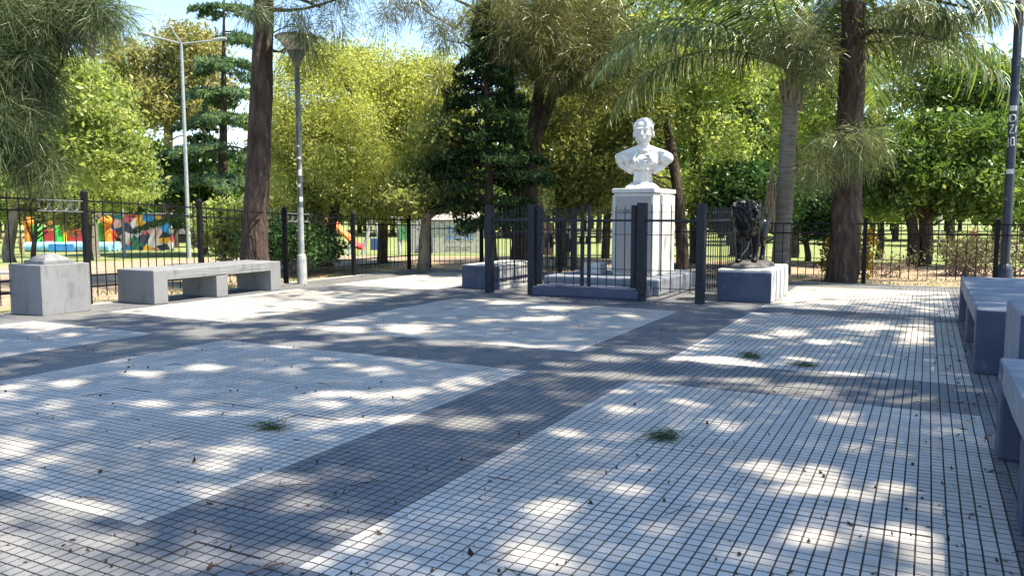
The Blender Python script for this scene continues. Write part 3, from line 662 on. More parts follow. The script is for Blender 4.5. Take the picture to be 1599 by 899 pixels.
glyph(t, [(-.6, 1, .2, 1), (.2, 1, -.6, -1), (-.6, -1, .3, -1), (.75, .8, .6, -.8)], zz(203), .075)
glyph(t, [(-.75, 1, -.75, -1.4), (-.2, 1, .4, 1), (.4, 1, .5, -1), (.5, -1, -.2, -1), (-.2, -1, -.2, 1)], zz(222), .075)
for py, hh in [(171, .10), (268, .09)]:
    mb = MB(); z = zz(py); face = math.atan2(-pl[1], -pl[0])
    an = face + np.linspace(-.9, .7, 7); r_ = .0868
    v = np.concatenate([np.stack([np.cos(an)*r_, np.sin(an)*r_, np.full(7, z-hh/2)], 1), np.stack([np.cos(an)*r_, np.sin(an)*r_, np.full(7, z+hh/2)], 1)])
    mb.add(v, [(i, i+1, i+8, i+7) for i in range(6)]); mb.build('sticker', M['sticker'], t)
bp = base_at(293, 38); t = thing('street_light', 'tall galvanised street light with double arms above the playground trees', 'street light', bp)
hz = 1.5 + (331.5-75)/1255*38 - bp[2]
mb = MB(); mb.tube([(0, 0, -.1), (0, 0, hz*.5), (0, 0, hz)], [.10, .085, .065], 10); mb.build('pole', M['galvanised'], t, True)
for s_, L_, dz in [(-1, 1.75, .42), (1, 1.85, .18)]:
    e = RIGHT*s_*L_
    mb = MB(); mb.tube([(0, 0, hz), tuple(e*.5 + np.array([0, 0, hz+dz*.55])), tuple(e + np.array([0, 0, hz+dz]))], .045, 8); a = mb.build('arm', M['galvanised'], t, True)
    mb = MB(); p0 = e*.80 + np.array([0, 0, hz+dz*.84+.03]); p1 = e*1.14 + np.array([0, 0, hz+dz*1.08+.05]); mb.tube([p0, (p0+p1)/2, p1], [.06, .11, .06], 8); mb.build('luminaire', M['galvanised'], t, True)
mb = MB(); p1 = np.array([0, 0, hz]) - FWH*.6 + np.array([-.1, 0, .55]) - RIGHT*.12; mb.tube([(0, 0, hz), tuple(p1)], .045, 8); mb.build('arm', M['galvanised'], t, True)
mb = MB(); mb.tube([p1, p1-FWH*.35+np.array([0, 0, .06])], .11, 8); mb.build('luminaire', M['galvanised'], t, True)
bp = base_at(192, 44); t = thing('signal_pole', 'thin pale pole standing in front of the leafy hedge by the mural', 'pole', bp)
mb = MB(); mb.tube([(0, 0, -.1), (0, 0, 1.5+(331.5-255)/1255*44-bp[2])], .055, 8); mb.build('pole', M['galvanised'], t, True)
bp = base_at(1468, 46); t = thing('signal_pole', 'short pale post on the lawn behind the twin trunk tree', 'pole', bp)
mb = MB(); mb.tube([(0, 0, -.1), (0, 0, 1.5+(331.5-325)/1255*46-bp[2])], .06, 8); mb.build('pole', M['galvanised'], t, True)

# ------------------------------------------------------------------ vegetation helpers
from mathutils import noise as mnoise
def rdir(n): return unit(G.normal(size=(n, 3)))
def leaves(mb, C, size, asp=.45, upb=.5, hang=.3):
    n = len(C)
    if n == 0: return
    d = unit(rdir(n) + np.array([0, 0, -hang])); nr = unit(rdir(n) + np.array([0, 0, upb]))
    s = np.cross(d, nr); s = unit(s); L = size*np.clip(np.exp(G.normal(size=(n, 1))*.38), .4, 2.0)
    v = np.stack([C - d*L*.5, C + s*L*asp*.5 + np.cross(d, s)*L*.06, C + d*L*.5, C - s*L*asp*.5 + np.cross(d, s)*L*.06], 1).reshape(-1, 3)
    mb.add(v, np.arange(n*4).reshape(n, 4))
def strands(mb, B, D, L, droop, w):
    n = len(B)
    if n == 0: return
    L = L*G.uniform(.6, 1.3, (n, 1)); s = unit(np.cross(D, rdir(n)))*w*.5
    rows = []
    for t, k in ((0, 1), (.5, .9), (1, .25)):
        p = B + D*L*t + np.array([0, 0, -1.])*droop*L*t*t; rows += [p-s*k, p+s*k]
    v = np.stack(rows, 1).reshape(-1, 3); o = np.arange(n)[:, None]*6
    mb.add(v, np.concatenate([o+np.array([[0, 1, 3, 2]]), o+np.array([[2, 3, 5, 4]])], 0))
def lobe_world(l):
    px, py, rx, ry, dep, rd = l
    return P(px, py, dep), rx*dep/FOC, rd, ry*dep/FOC
def clumps(lobes, n, shell=.55, thr=-.12, freq=.9, seed=0):
    out = []; vol = [(l[1]*l[2]*l[3])**.75 for l in lobes]; tot = sum(vol)
    for l, q in zip(lobes, vol):
        k = max(3, int(n*q/tot)); c, rx, rd, rz = l; got = 0; tries = 0
        while got < k and tries < k*8:
            tries += 1
            u = rdir(1)[0]*(shell + (1-shell)*R.random()**.6 if R.random() < .8 else R.random())
            p = c + RIGHT*u[0]*rx + FWH*u[1]*rd + np.array([0, 0, u[2]*rz])
            if mnoise.noise(Vector(p*freq) + Vector((seed, 0, 0))) < thr: continue
            out.append(p); got += 1
    return np.array(out)
def limb(mb, p0, p1, r0, r1, seg=6, n=6, wob=.06, sag=0.0):
    p0, p1 = np.array(p0), np.array(p1); L = np.linalg.norm(p1-p0); u = np.linspace(0, 1, seg+1)
    pts = p0 + (p1-p0)*u[:, None]; j = G.normal(size=pts.shape)*L*wob; j[0] = 0; j[-1] *= .3; pts = pts + j*np.sin(u*math.pi)[:, None]
    pts[:, 2] += sag*L*np.sin(u*math.pi)
    mb.tube(pts, r0+(r1-r0)*u, n, cap=False)
def smooth_path(pts, k=4):
    pts = np.array(pts, float); out = []
    for i in range(len(pts)-1):
        p0, p1, p2, p3 = pts[max(0, i-1)], pts[i], pts[i+1], pts[min(len(pts)-1, i+2)]
        for t in np.arange(k)/k:
            out.append(.5*((2*p1)+(-p0+p2)*t+(2*p0-5*p1+4*p2-p3)*t*t+(-p0+3*p1-3*p2+p3)*t**3))
    out.append(pts[-1]); return np.array(out)
def tree(name, label, px, dep, stems, lobes, leafm, bark, ncl=160, per=55, lsize=.16, asp=.45, csig=.42, kclump=1.35, style='leaf',
         group=None, thr=-.12, seed=0, nbr=26, flare=1.35, cat='tree', shell=.55, raw=None, hang=.3, upb=.5, sidesn=12, strandL=.3, droop=.55, sw=.011):
    b = base_at(px, dep); t = thing(name, label, cat, b, group)
    tips = []
    first = True
    for stem in stems:
        pts = []; rr = []
        for q in stem:
            if q[1] is None: pts.append(np.array([*(P(q[0], 331.5, q[2])[:2]), b[2]-.1]))
            else: pts.append(P(*q[:3]))
            rr.append(q[3])
        path = smooth_path(pts, 5); rad = np.interp(np.linspace(0, 1, len(path)), np.linspace(0, 1, len(rr)), rr)
        if stem[0][1] is None:
            rad = rad*(1 + (flare-1)*np.exp(-np.arange(len(path))*.9))
        mb = MB(); mb.tube(path-b, rad, sidesn, rough=.12); mb.build('trunk' if first else 'limb', M[bark], t, True); first = False
        tips.append(path)
    lw = [lobe_world(l) for l in lobes] if lobes else []
    if style == 'leaf': ncl = int(ncl*kclump); csig *= .72; lsize *= .78; per = int(per*1.1)
    C = clumps(lw, ncl, shell, thr, seed=seed) if lw else np.zeros((0, 3))
    if raw is not None: C = np.concatenate([C, raw]) if len(C) else raw
    allp = np.concatenate([p[len(p)//3:] for p in tips])
    mb = MB()
    sel = R.sample(range(len(C)), min(nbr, len(C)))
    for i in sel:
        c = C[i]; dd = np.linalg.norm(allp-c, axis=1) + np.maximum(0, allp[:, 2]-c[2]+.3)*1.5; a = allp[int(np.argmin(dd))]
        L = np.linalg.norm(c-a); limb(mb, a-b, c-b, min(.07, .012+L*.014), .006, 6, 5, .05, .05)
    if mb.n: mb.build('bough', M[bark], t, True)
    mb = MB()
    if style == 'leaf':
        sg = np.repeat(csig*G.uniform(.55, 1.3, (len(C), 1)), per, 0); cc = np.repeat(C, per, 0); cc = cc + G.normal(size=cc.shape)*sg*np.array([1, 1, .6])
        leaves(mb, cc-b, lsize, asp, upb, hang)
    elif style == 'needle':
        cc = np.repeat(C, per, 0); cc = cc + G.normal(size=cc.shape)*csig*.55
        D = unit(cc - np.repeat(C, per, 0) + rdir(len(cc))*.35*csig + np.array([0, 0, -.12*csig]))
        strands(mb, cc-b, D, strandL, droop, sw)
        for c in C[::2]:
            limb(mb, c-b, c-b+np.array([R.uniform(-.3, .3), R.uniform(-.3, .3), -R.uniform(.1, .5)]), .006, .003, 3, 4)
    mb.build('crown', M[leafm], t)
    return t, b

# ------------------------------------------------------------------ trees along the fence
def trk(px0, dep, *pts): return [(px0, None, dep, pts[0][2])] + [(x, y, dep, r) for x, y, r in pts]
# casuarina behind the grey bench
tree('casuarina_tree', 'tall dark casuarina trunk rising behind the grey bench with drooping dark sprays', 396, 16.6,
     [trk(397, 16.6, (397, 410, .29), (401, 300, .25), (408, 150, .225), (412, 0, .20), (414, -160, .18), (420, -420, .12)),
      [(412, -10, 16.6, .06), (450, -8, 16.2, .045), (500, 12, 15.8, .02)], [(410, 15, 16.6, .05), (470, 15, 16.4, .03), (540, -5, 16.2, .015)]],
     [(430, -230, 170, 130, 16.6, 2.2), (470, 5, 28, 20, 15.9, .5), (525, 25, 16, 38, 15.8, .4), (480, 60, 22, 55, 16.0, .4), (395, 12, 22, 14, 15.6, .3), (505, -30, 60, 30, 15.8, .8), (455, 60, 18, 40, 16.3, .3)],
     'leaf_casuarina_blue', 'bark_red', 260, 70, style='needle', csig=.24, strandL=.34, droop=.6, sw=.011, thr=-.4, nbr=40, shell=.2)
# casuarina outside the frame at left whose branches hang into view
tree('casuarina_tree', 'casuarina hanging dark feathery branches into the upper left corner of the view', -150, 12.5,
     [trk(-150, 12.5, (-150, 400, .28), (-140, 200, .24), (-130, 0, .2), (-120, -200, .12)),
      [(-140, 150, 12.5, .08), (-40, 60, 11.5, .05), (60, 20, 11, .03), (140, 5, 11, .012)], [(-140, 200, 12.5, .08), (-40, 170, 11.6, .05), (50, 190, 11.2, .02)]],
     [(20, 130, 60, 110, 11.2, .7), (60, 30, 90, 35, 11.2, .8), (25, 215, 50, 60, 11.2, .5), (150, 12, 40, 28, 11, .4), (-40, -60, 140, 60, 11.6, 1.2), (75, 245, 14, 36, 11.2, .2), (20, 120, 40, 90, 11.5, .5), (90, 10, 60, 30, 11.4, .6)],
     'leaf_casuarina_blue', 'bark_red', 330, 100, style='needle', csig=.17, strandL=.27, droop=.38, sw=.008, thr=-.5, nbr=60, shell=.1)
# multi stemmed casuarina beside the monument
tree('casuarina_tree', 'casuarina forking into three rising limbs beside the monument, with olive brown foliage', 818, 21.3,
     [trk(816, 21.3, (818, 380, .34), (822, 300, .32), (824, 240, .30), (835, 190, .17), (845, 110, .14), (850, 20, .10), (855, -80, .06)),
      [(822, 250, 21.3, .22), (808, 215, 21.2, .17), (797, 150, 21, .14), (794, 60, 20.8, .11), (790, -60, 20.6, .07)],
      [(826, 240, 21.3, .2), (848, 190, 21.2, .15), (868, 130, 21, .12), (885, 60, 20.8, .09), (905, -40, 20.6, .05)],
      [(872, 150, 21.1, .08), (905, 120, 20.8, .06), (960, 118, 20.4, .04), (1010, 125, 20.2, .02)], [(880, 100, 21, .07), (930, 40, 20.6, .05), (990, 5, 20.2, .03)]],
     [(860, 70, 90, 60, 19.8, 1.2), (800, 80, 50, 50, 19.8, .9), (930, 90, 50, 40, 19.8, .9), (850, 30, 110, 75, 20.4, 2.0), (780, 30, 60, 60, 20.2, 1.2), (940, 50, 70, 60, 20, 1.2), (890, -90, 120, 60, 20.6, 1.6), (960, 140, 60, 22, 20.2, .7), (870, 110, 45, 30, 20, .8),
      (640, 2, 70, 18, 19.2, .4), (700, 40, 36, 34, 19.4, .5), (590, 22, 28, 24, 19.2, .3), (690, 110, 14, 46, 19.4, .3), (900, 180, 30, 22, 20.6, .5)],
     'leaf_brown', 'bark_brown', 720, 66, style='needle', csig=.25, strandL=.27, droop=.38, sw=.012, thr=-.22, nbr=70, shell=.3)
# casuarina to the right
tree('casuarina_tree', 'reddish straight casuarina trunk right of the lion with pale feathery sprays', 1317, 17.25,
     [trk(1315, 17.25, (1317, 420, .325), (1322, 320, .30), (1327, 200, .275), (1332, 60, .25), (1335, -60, .22), (1338, -380, .12)),
      [(1336, 70, 17.2, .07), (1360, 50, 16.9, .055), (1415, 52, 16.4, .035), (1470, 62, 16, .015)], [(1322, 40, 17.2, .06), (1316, 10, 17, .045), (1322, -40, 16.8, .03)],
      [(1318, 80, 17.2, .05), (1280, 70, 16.8, .035), (1240, 90, 16.6, .012)], [(1338, 0, 17.2, .06), (1420, -5, 16.5, .04), (1520, 15, 16, .02)], [(1326, 190, 17, .03), (1345, 200, 16.7, .022), (1390, 195, 16.5, .008)]],
     [(1410, 18, 48, 22, 16.4, .5), (1470, 42, 36, 30, 16.2, .4), (1530, 10, 40, 16, 16, .4), (1400, -120, 90, 70, 17.6, 1.2), (1345, 225, 55, 30, 16.2, .5), (1300, 235, 32, 30, 16.4, .3), (1270, 95, 40, 40, 16.8, .5), (1275, 260, 22, 34, 16.4, .3), (1430, 95, 20, 40, 16.2, .3), (1230, 50, 40, 40, 17, .5)],
     'leaf_casuarina', 'bark_red', 270, 70, style='needle', csig=.20, strandL=.30, droop=.55, sw=.010, thr=-.35, nbr=60, shell=.25)

# yellow green trees by the playground
tree('broadleaf_tree', 'rounded yellow green tree with forked twin stems behind the lamp post', 505, 22,
     [trk(502, 22, (500, 400, .16), (498, 340, .13), (490, 250, .09), (485, 150, .05)), trk(508, 22, (512, 390, .15), (522, 330, .12), (540, 240, .08), (550, 150, .04)),
      [(508, 350, 22, .08), (470, 280, 21.7, .05), (450, 200, 21.5, .03)]],
     [(495, 190, 85, 110, 21.6, 1.7), (455, 250, 45, 90, 21.4, 1.2), (540, 250, 70, 80, 21.2, 1.5), (500, 110, 55, 42, 21.8, 1.2), (470, 320, 50, 30, 21.4, 1.0), (560, 310, 55, 28, 21.2, 1.0)],
     'leaf_yellow', 'bark_brown', 640, 135, .082, .5, .36, thr=-.28, seed=3, nbr=60, shell=.45)
tree('broadleaf_tree', 'broad sunlit yellow green tree with brown twigs beyond the fence, beside the slide', 600, 25,
     [trk(597, 25, (597, 400, .17), (599, 340, .15), (602, 250, .11), (600, 150, .05))],
     [(610, 150, 90, 75, 24.4, 2.0), (570, 210, 70, 95, 24.2, 1.7), (660, 190, 80, 100, 24, 2.0), (640, 280, 80, 55, 23.6, 1.6), (690, 130, 46, 56, 24.4, 1.2), (560, 100, 60, 30, 24.6, 1.2), (600, 320, 60, 22, 23.6, 1.2)],
     'leaf_yellow', 'bark_brown', 700, 125, .095, .5, .42, thr=-.24, seed=9, nbr=90, shell=.45)
tree('broadleaf_tree', 'leaning pale barked tree with bright green low crown before the kiosk', 664, 20.4,
     [trk(660, 20.4, (662, 400, .15), (665, 350, .13), (672, 310, .12), (676, 250, .09), (684, 180, .05))],
     [(680, 270, 50, 40, 20, 1.1), (640, 300, 40, 26, 19.8, .8), (715, 300, 28, 24, 20, .7), (690, 210, 46, 40, 20.2, 1.0)],
     'leaf_olive', 'bark_pale', 130, 60, .13, .5, .3, seed=13, nbr=34, thr=-.1)

# layered conifers
def conifer(name, label, px, dep, ytop, ybase, spread, leafm, bark, whorls=16, nb=7, trunk_r=.2, lean=0, droop=.18, dens=46, lsz=.22, asp=.3, topw=.12, gap=.0, flat=.10):
    b = base_at(px, dep); t = thing(name, label, 'tree', b)
    top = P(px+lean, ytop, dep); hgt = top[2]-b[2]; z0 = P(px, ybase, dep)[2]-b[2]
    mb = MB(); ax = lambda z: np.array([(top[0]-b[0])*z/hgt, (top[1]-b[1])*z/hgt, z])
    mb.tube([ax(z) for z in np.linspace(-.1, hgt, 12)], np.linspace(trunk_r, .02, 12), 10, rough=.1); mb.build('trunk', M[bark], t, True)
    mw = MB(); ml = MB(); Rm = spread*dep/FOC
    for w in range(whorls):
        u = w/(whorls-1); z = z0 + (hgt-z0)*u**.95; L = Rm*((1-u)**.8*(1-topw)+topw)
        for k in range(nb):
            if R.random() < gap: continue
            a = R.uniform(0, 2*math.pi); l_ = L*R.uniform(.65, 1.12); c0 = ax(z + R.uniform(-.25, .25))
            d = np.array([math.cos(a), math.sin(a), 0]); s = np.linspace(0, 1, 7)
            pts = c0 + d*l_*s[:, None]; pts[:, 2] += l_*(.12*s - droop*2.2*s*s)
            mw.tube(pts, np.linspace(.03+.012*l_, .006, 7), 4, cap=False)
            m_ = int(dens*l_); q = np.sqrt(G.uniform(.04, 1, m_))
            cc = c0 + d*(l_*q)[:, None]; cc[:, 2] += l_*(.12*q - droop*2.2*q*q)
            side = np.array([-d[1], d[0], 0]); wd = .30*l_*(1.12-q)*1.6 + .08
            cc = cc + side*(G.uniform(-1, 1, m_)*wd)[:, None]; cc[:, 2] += G.normal(size=m_)*flat - .1*np.abs(G.normal(size=m_))*l_*.2
            leaves(ml, cc, lsz, asp, 1.6, .35)
    mw.build('bough', M[bark], t, True); ml.build('crown', M[leafm], t)
    return t
conifer('conifer_tree', 'very dark green layered conifer standing left of the monument railing', 768, 19.6, 25, 335, 118, 'leaf_conifer', 'bark_red', 13, 9, .15, -12, .10, 200, .135, .34, .10, 0, .06)
conifer('cedar_tree', 'grey green cedar with flat drooping tiers behind the tall street light', 345, 43, -30, 330, 122, 'leaf_cedar', 'bark_brown', 9, 11, .36, 5, .13, 150, .25, .27, .25, .10, .06)
conifer('cedar_tree', 'darker small cedar between the trunk and the street light, low tiers', 318, 47, 170, 335, 62, 'leaf_conifer', 'bark_brown', 8, 7, .2, 0, .16, 110, .27, .28)

# trees behind the monument
tree('broadleaf_tree', 'slim reddish trunk with olive foliage just left of the monument', 876, 23,
     [trk(876, 23, (876, 400, .17), (875, 320, .16), (876, 220, .13), (880, 120, .07)), [(876, 290, 23, .06), (900, 262, 22.8, .045), (925, 240, 22.6, .02)]],
     [(905, 265, 60, 45, 22.6, 1.2), (935, 200, 60, 60, 22.8, 1.2), (870, 190, 50, 60, 23, 1.2), (930, 300, 36, 26, 22.4, .8), (890, 330, 30, 16, 22.6, .6)],
     'leaf_olive', 'bark_brown', 260, 60, .15, .4, .36, seed=21, nbr=40, thr=-.18)
tree('broadleaf_tree', 'bright lime green feathery tree towering behind the bust', 1085, 24.5,
     [trk(1086, 24.5, (1086, 400, .19), (1086, 300, .18), (1085, 200, .14), (1080, 80, .08)), [(1086, 290, 24.5, .08), (1110, 270, 24.3, .055), (1150, 240, 24, .02)]],
     [(1060, 90, 90, 70, 24, 1.9), (1120, 50, 80, 60, 24.2, 1.6), (1010, 60, 60, 45, 24, 1.3), (1120, 220, 55, 50, 23.6, 1.3), (1080, 300, 46, 38, 23.8, 1.2), (1040, 170, 60, 50, 24.4, 1.2), (1160, 120, 50, 50, 24.4, 1.3), (1060, -60, 130, 70, 24.4, 2)],
     'leaf_lime', 'bark_red', 430, 60, .16, .42, .42, seed=31, nbr=60, thr=-.12)
tree('broadleaf_tree', 'dark leaning trunk close behind the plinth with olive leaves', 1062, 22,
     [trk(1064, 22, (1066, 400, .17), (1060, 320, .16), (1048, 230, .13), (1030, 140, .08))],
     [(1000, 180, 55, 40, 21.8, 1.1), (970, 250, 40, 40, 21.8, .9), (1030, 110, 46, 36, 22, 1.0)],
     'leaf_olive', 'bark_brown', 120, 55, .15, .4, .34, seed=41, nbr=24, thr=-.1)
tree('broadleaf_tree', 'thin olive trunk tree filling the gap between plinth and lion', 945, 28,
     [trk(945, 28, (945, 400, .15), (950, 300, .13), (955, 200, .08))],
     [(950, 220, 70, 70, 27.6, 1.6), (990, 290, 60, 40, 27.4, 1.4), (900, 300, 50, 40, 27.6, 1.2), (960, 130, 60, 50, 28, 1.5)],
     'leaf_lime', 'bark_brown', 230, 60, .17, .42, .45, seed=43, nbr=26, thr=-.1)
tree('broadleaf_tree', 'dense dark green bushy tree behind the lion statue', 1165, 23,
     [trk(1165, 23, (1165, 400, .14), (1162, 330, .12), (1160, 250, .06))],
     [(1160, 300, 55, 45, 22.8, 1.2), (1195, 330, 40, 26, 22.6, .9), (1130, 330, 30, 26, 22.8, .8), (1260, 320, 60, 30, 24, 1.2), (1280, 350, 30, 16, 24, .8)],
     'leaf_dark', 'bark_brown', 230, 60, .17, .5, .34, seed=47, nbr=26, thr=-.2)
tree('broadleaf_tree', 'twin trunk spreading tree with shaded dark crown on the lawn at the right', 1436, 23.5,
     [trk(1424, 23.5, (1426, 395, .17), (1424, 350, .15), (1412, 310, .12), (1395, 260, .07)), trk(1445, 23.5, (1446, 390, .20), (1446, 345, .19), (1452, 320, .16), (1475, 280, .09)),
      [(1444, 345, 23.5, .12), (1430, 320, 23.4, .1), (1418, 290, 23.2, .06)]],
     [(1430, 270, 90, 38, 23.2, 1.8), (1500, 290, 70, 40, 23, 1.6), (1380, 250, 50, 40, 23, 1.3), (1470, 220, 90, 40, 23.4, 1.8), (1550, 310, 50, 26, 22.8, 1.1), (1400, 310, 40, 18, 23, .9)],
     'leaf_mid', 'bark_brown', 420, 60, .18, .5, .40, seed=51, nbr=44, thr=-.2)
tree('broadleaf_tree', 'tall dense dark green tree rising behind the navy lamp post', 1560, 30,
     [trk(1560, 30, (1560, 380, .22), (1556, 280, .2), (1550, 160, .1))],
     [(1520, 140, 60, 45, 29.6, 1.8), (1580, 160, 60, 60, 29.4, 1.9), (1540, 220, 80, 60, 29.2, 2.0), (1620, 230, 60, 90, 29.4, 2.0), (1590, 300, 60, 50, 29, 1.8), (1500, 100, 36, 24, 30, 1.2), (1470, 150, 40, 40, 30, 1.2)],
     'leaf_mid', 'bark_brown', 430, 60, .22, .5, .50, seed=57, nbr=30, thr=-.18)
tree('broadleaf_tree', 'yellowish low tree glimpsed beyond the right hand casuarina', 1375, 33,
     [trk(1375, 33, (1375, 380, .15), (1376, 330, .12), (1380, 280, .06))],
     [(1375, 310, 46, 34, 32.6, 1.4), (1410, 330, 30, 22, 32.6, 1.0), (1345, 320, 30, 26, 32.6, 1.0), (1360, 230, 60, 60, 33, 1.6), (1270, 200, 70, 80, 33, 1.8)],
     'leaf_lime', 'bark_brown', 230, 55, .2, .5, .45, seed=61, nbr=20, thr=-.1)
tree('broadleaf_tree', 'high pale lime crown behind the palm fronds', 1230, 31,
     [trk(1240, 31, (1240, 380, .2), (1238, 250, .18), (1230, 60, .1))],
     [(1200, 60, 80, 60, 30.6, 2), (1290, 70, 80, 70, 30.6, 2), (1240, 130, 70, 60, 30.8, 1.8), (1380, 110, 80, 60, 31, 2), (1420, 60, 60, 40, 31, 1.6), (1220, -60, 140, 70, 31, 2.4), (1450, 160, 50, 50, 31.4, 1.4)],
     'leaf_lime', 'bark_brown', 430, 55, .22, .45, .5, seed=67, nbr=20, thr=-.16)
tree('small_tree', 'small crooked dark tree on the lawn between palm trunk and casuarina', 1262, 26,
     [trk(1262, 26, (1262, 400, .10), (1258, 375, .085), (1254, 352, .06)), [(1258, 380, 26, .05), (1240, 372, 25.8, .03), (1222, 384, 25.6, .015)], [(1256, 360, 26, .05), (1275, 350, 25.8, .03)]],
     [(1255, 338, 30, 15, 25.8, .6), (1280, 345, 22, 12, 25.8, .5)], 'leaf_dark', 'bark_brown', 50, 50, .15, .5, .22, seed=71, nbr=14)

tree('broadleaf_tree', 'tall mid green background tree filling the sky behind the forked casuarina', 850, 38,
     [trk(850, 38, (850, 380, .3), (850, 250, .26), (855, 60, .14))],
     [(790, 60, 60, 60, 37.6, 2.2), (870, 90, 70, 70, 37.4, 2.4), (940, 40, 60, 60, 37.6, 2.2), (840, 170, 70, 60, 37.4, 2.2), (900, -20, 80, 50, 37.8, 2.4)],
     'leaf_olive', 'bark_brown', 330, 60, .26, .45, .6, seed=111, nbr=30, thr=-.18)
tree('broadleaf_tree', 'deep green background tree whose crown shows over the lion and palm', 1150, 40,
     [trk(1150, 40, (1150, 380, .3), (1150, 250, .26), (1150, 60, .14))],
     [(1120, 160, 70, 60, 39.6, 2.3), (1180, 120, 70, 70, 39.6, 2.3), (1220, 220, 70, 50, 39.4, 2.2), (1060, 200, 50, 50, 39.6, 2.0)],
     'leaf_mid', 'bark_brown', 260, 60, .27, .45, .6, seed=113, nbr=20, thr=-.18)

# ------------------------------------------------------------------ left background trees
tree('broadleaf_tree', 'bright green leafy tree behind the hanging casuarina sprays at the left', 12, 30,
     [trk(12, 30, (14, 380, .2), (40, 280, .17), (100, 170, .08))],
     [(120, 150, 70, 60, 29.4, 1.8), (160, 200, 60, 55, 29.2, 1.7), (90, 220, 60, 55, 29.4, 1.7), (70, 120, 60, 50, 29.6, 1.6), (180, 260, 50, 36, 29, 1.3), (20, 170, 60, 80, 29.8, 1.7)],
     'leaf_lime', 'bark_pale', 430, 60, .21, .5, .46, seed=81, nbr=36, thr=-.16)
tree('gum_tree', 'tall pale olive gum tree against the sky left of the street light', 262, 55,
     [trk(262, 55, (262, 380, .4), (262, 250, .34), (265, 120, .2)), [(262, 200, 55, .2), (235, 160, 54.6, .13), (225, 130, 54.4, .07)], [(264, 190, 55, .2), (300, 140, 54.6, .12), (310, 100, 54.4, .06)]],
     [(300, 85, 46, 40, 54.4, 3), (240, 110, 34, 36, 54.4, 2.4), (265, 160, 50, 40, 54, 3), (215, 165, 26, 40, 54.6, 2), (320, 150, 40, 50, 54.6, 2.6), (190, 110, 26, 60, 55, 2.2)],
     'leaf_gum', 'bark_pale', 430, 55, .34, .4, .75, seed=87, nbr=40, thr=-.05)
tree('broadleaf_tree', 'feathery light green low tree over the playground mural', 140, 34,
     [trk(140, 34, (140, 385, .09), (141, 340, .08), (140, 300, .05))],
     [(120, 305, 80, 26, 33.6, 1.6), (190, 290, 50, 28, 33.6, 1.4), (50, 300, 60, 34, 33.6, 1.6), (-10, 300, 50, 50, 33.6, 1.5)],
     'leaf_lime', 'bark_brown', 300, 60, .2, .35, .42, seed=91, nbr=26, thr=-.12)
tree('broadleaf_tree', 'rounded mid green tree behind the mural and street light', 275, 56,
     [trk(275, 56, (275, 385, .2), (270, 320, .16), (255, 260, .08))],
     [(225, 260, 46, 40, 45.6, 2), (270, 280, 40, 34, 45.4, 1.8), (200, 300, 36, 22, 45.4, 1.5), (310, 300, 40, 40, 45.4, 1.8)],
     'leaf_mid', 'bark_brown', 300, 60, .27, .5, .55, seed=95, nbr=20, thr=-.15)
tree('small_tree', 'little crooked tree with thin ochre green leaves behind the capped pedestal', 52, 17.5,
     [trk(50, 17.5, (52, 400, .055), (55, 370, .045), (57, 345, .03), (70, 310, .015)), [(54, 378, 17.5, .03), (45, 360, 17.4, .02), (38, 335, 17.3, .01)], [(56, 350, 17.5, .02), (90, 330, 17.4, .012), (120, 340, 17.3, .006)]],
     [(75, 335, 50, 14, 17.3, .5), (110, 350, 26, 10, 17.3, .4), (40, 325, 24, 14, 17.3, .4), (60, 305, 40, 14, 17.4, .5)],
     'leaf_olive', 'bark_brown', 60, 40, .10, .4, .17, seed=99, nbr=26, thr=-.1)

# ------------------------------------------------------------------ palms
def frond_mesh(name, L, seed, stiff=.5, leaf=.62, n=58, plume=.5, mat='leaf_palm'):
    rg = np.random.default_rng(seed); mb = MB()
    s = np.linspace(0, 1, 15); el = 1.05 - (2.2-stiff*1.2)*s**1.25
    dl = np.diff(s, prepend=0)*L; x = np.cumsum(np.cos(el)*dl); z = np.cumsum(np.sin(el)*dl)
    pts = np.stack([x, np.sin(s*2+seed)*.05*L*s, z], 1); mb.tube(pts, np.linspace(.028, .005, 15), 5, cap=False)
    k = np.linspace(.16, .985, n); B = np.stack([np.interp(k, s, pts[:, i]) for i in range(3)], 1)
    T = unit(np.stack([np.interp(k, s, np.gradient(pts[:, i])) for i in range(3)], 1))
    for sd_ in (-1, 1):
        side = np.cross(T, np.array([0, 0, 1.]))*sd_; side = unit(side)
        ang = rg.normal(size=(n, 1))*plume*.5
        up = np.cross(side, T)*sd_
        D = unit(side*.85 + T*.62 + up*ang + rg.normal(size=(n, 3))*.06)
        Lf = leaf*np.sin(np.clip(k*1.05, 0, 1)*math.pi*.92 + .15)[:, None]*rg.uniform(.8, 1.15, (n, 1)) + .06
        wv = unit(np.cross(D, up + rg.normal(size=(n, 3))*.3))*.019
        rows = []
        for t_, ww in ((0, .6), (.35, 1), (.7, .85), (1, .1)):
            p = B + D*Lf*t_ + np.array([0, 0, -1.])*Lf*(.75-stiff*.45)*t_*t_*1.1; rows += [p-wv*ww, p+wv*ww]
        v = np.stack(rows, 1).reshape(-1, 3); o = np.arange(n)[:, None]*8
        mb.add(v, np.concatenate([o+np.array([[a, a+1, a+3, a+2]]) for a in (0, 2, 4)], 0))
    me = mb.mesh(name); me.materials.append(M[mat]); return me
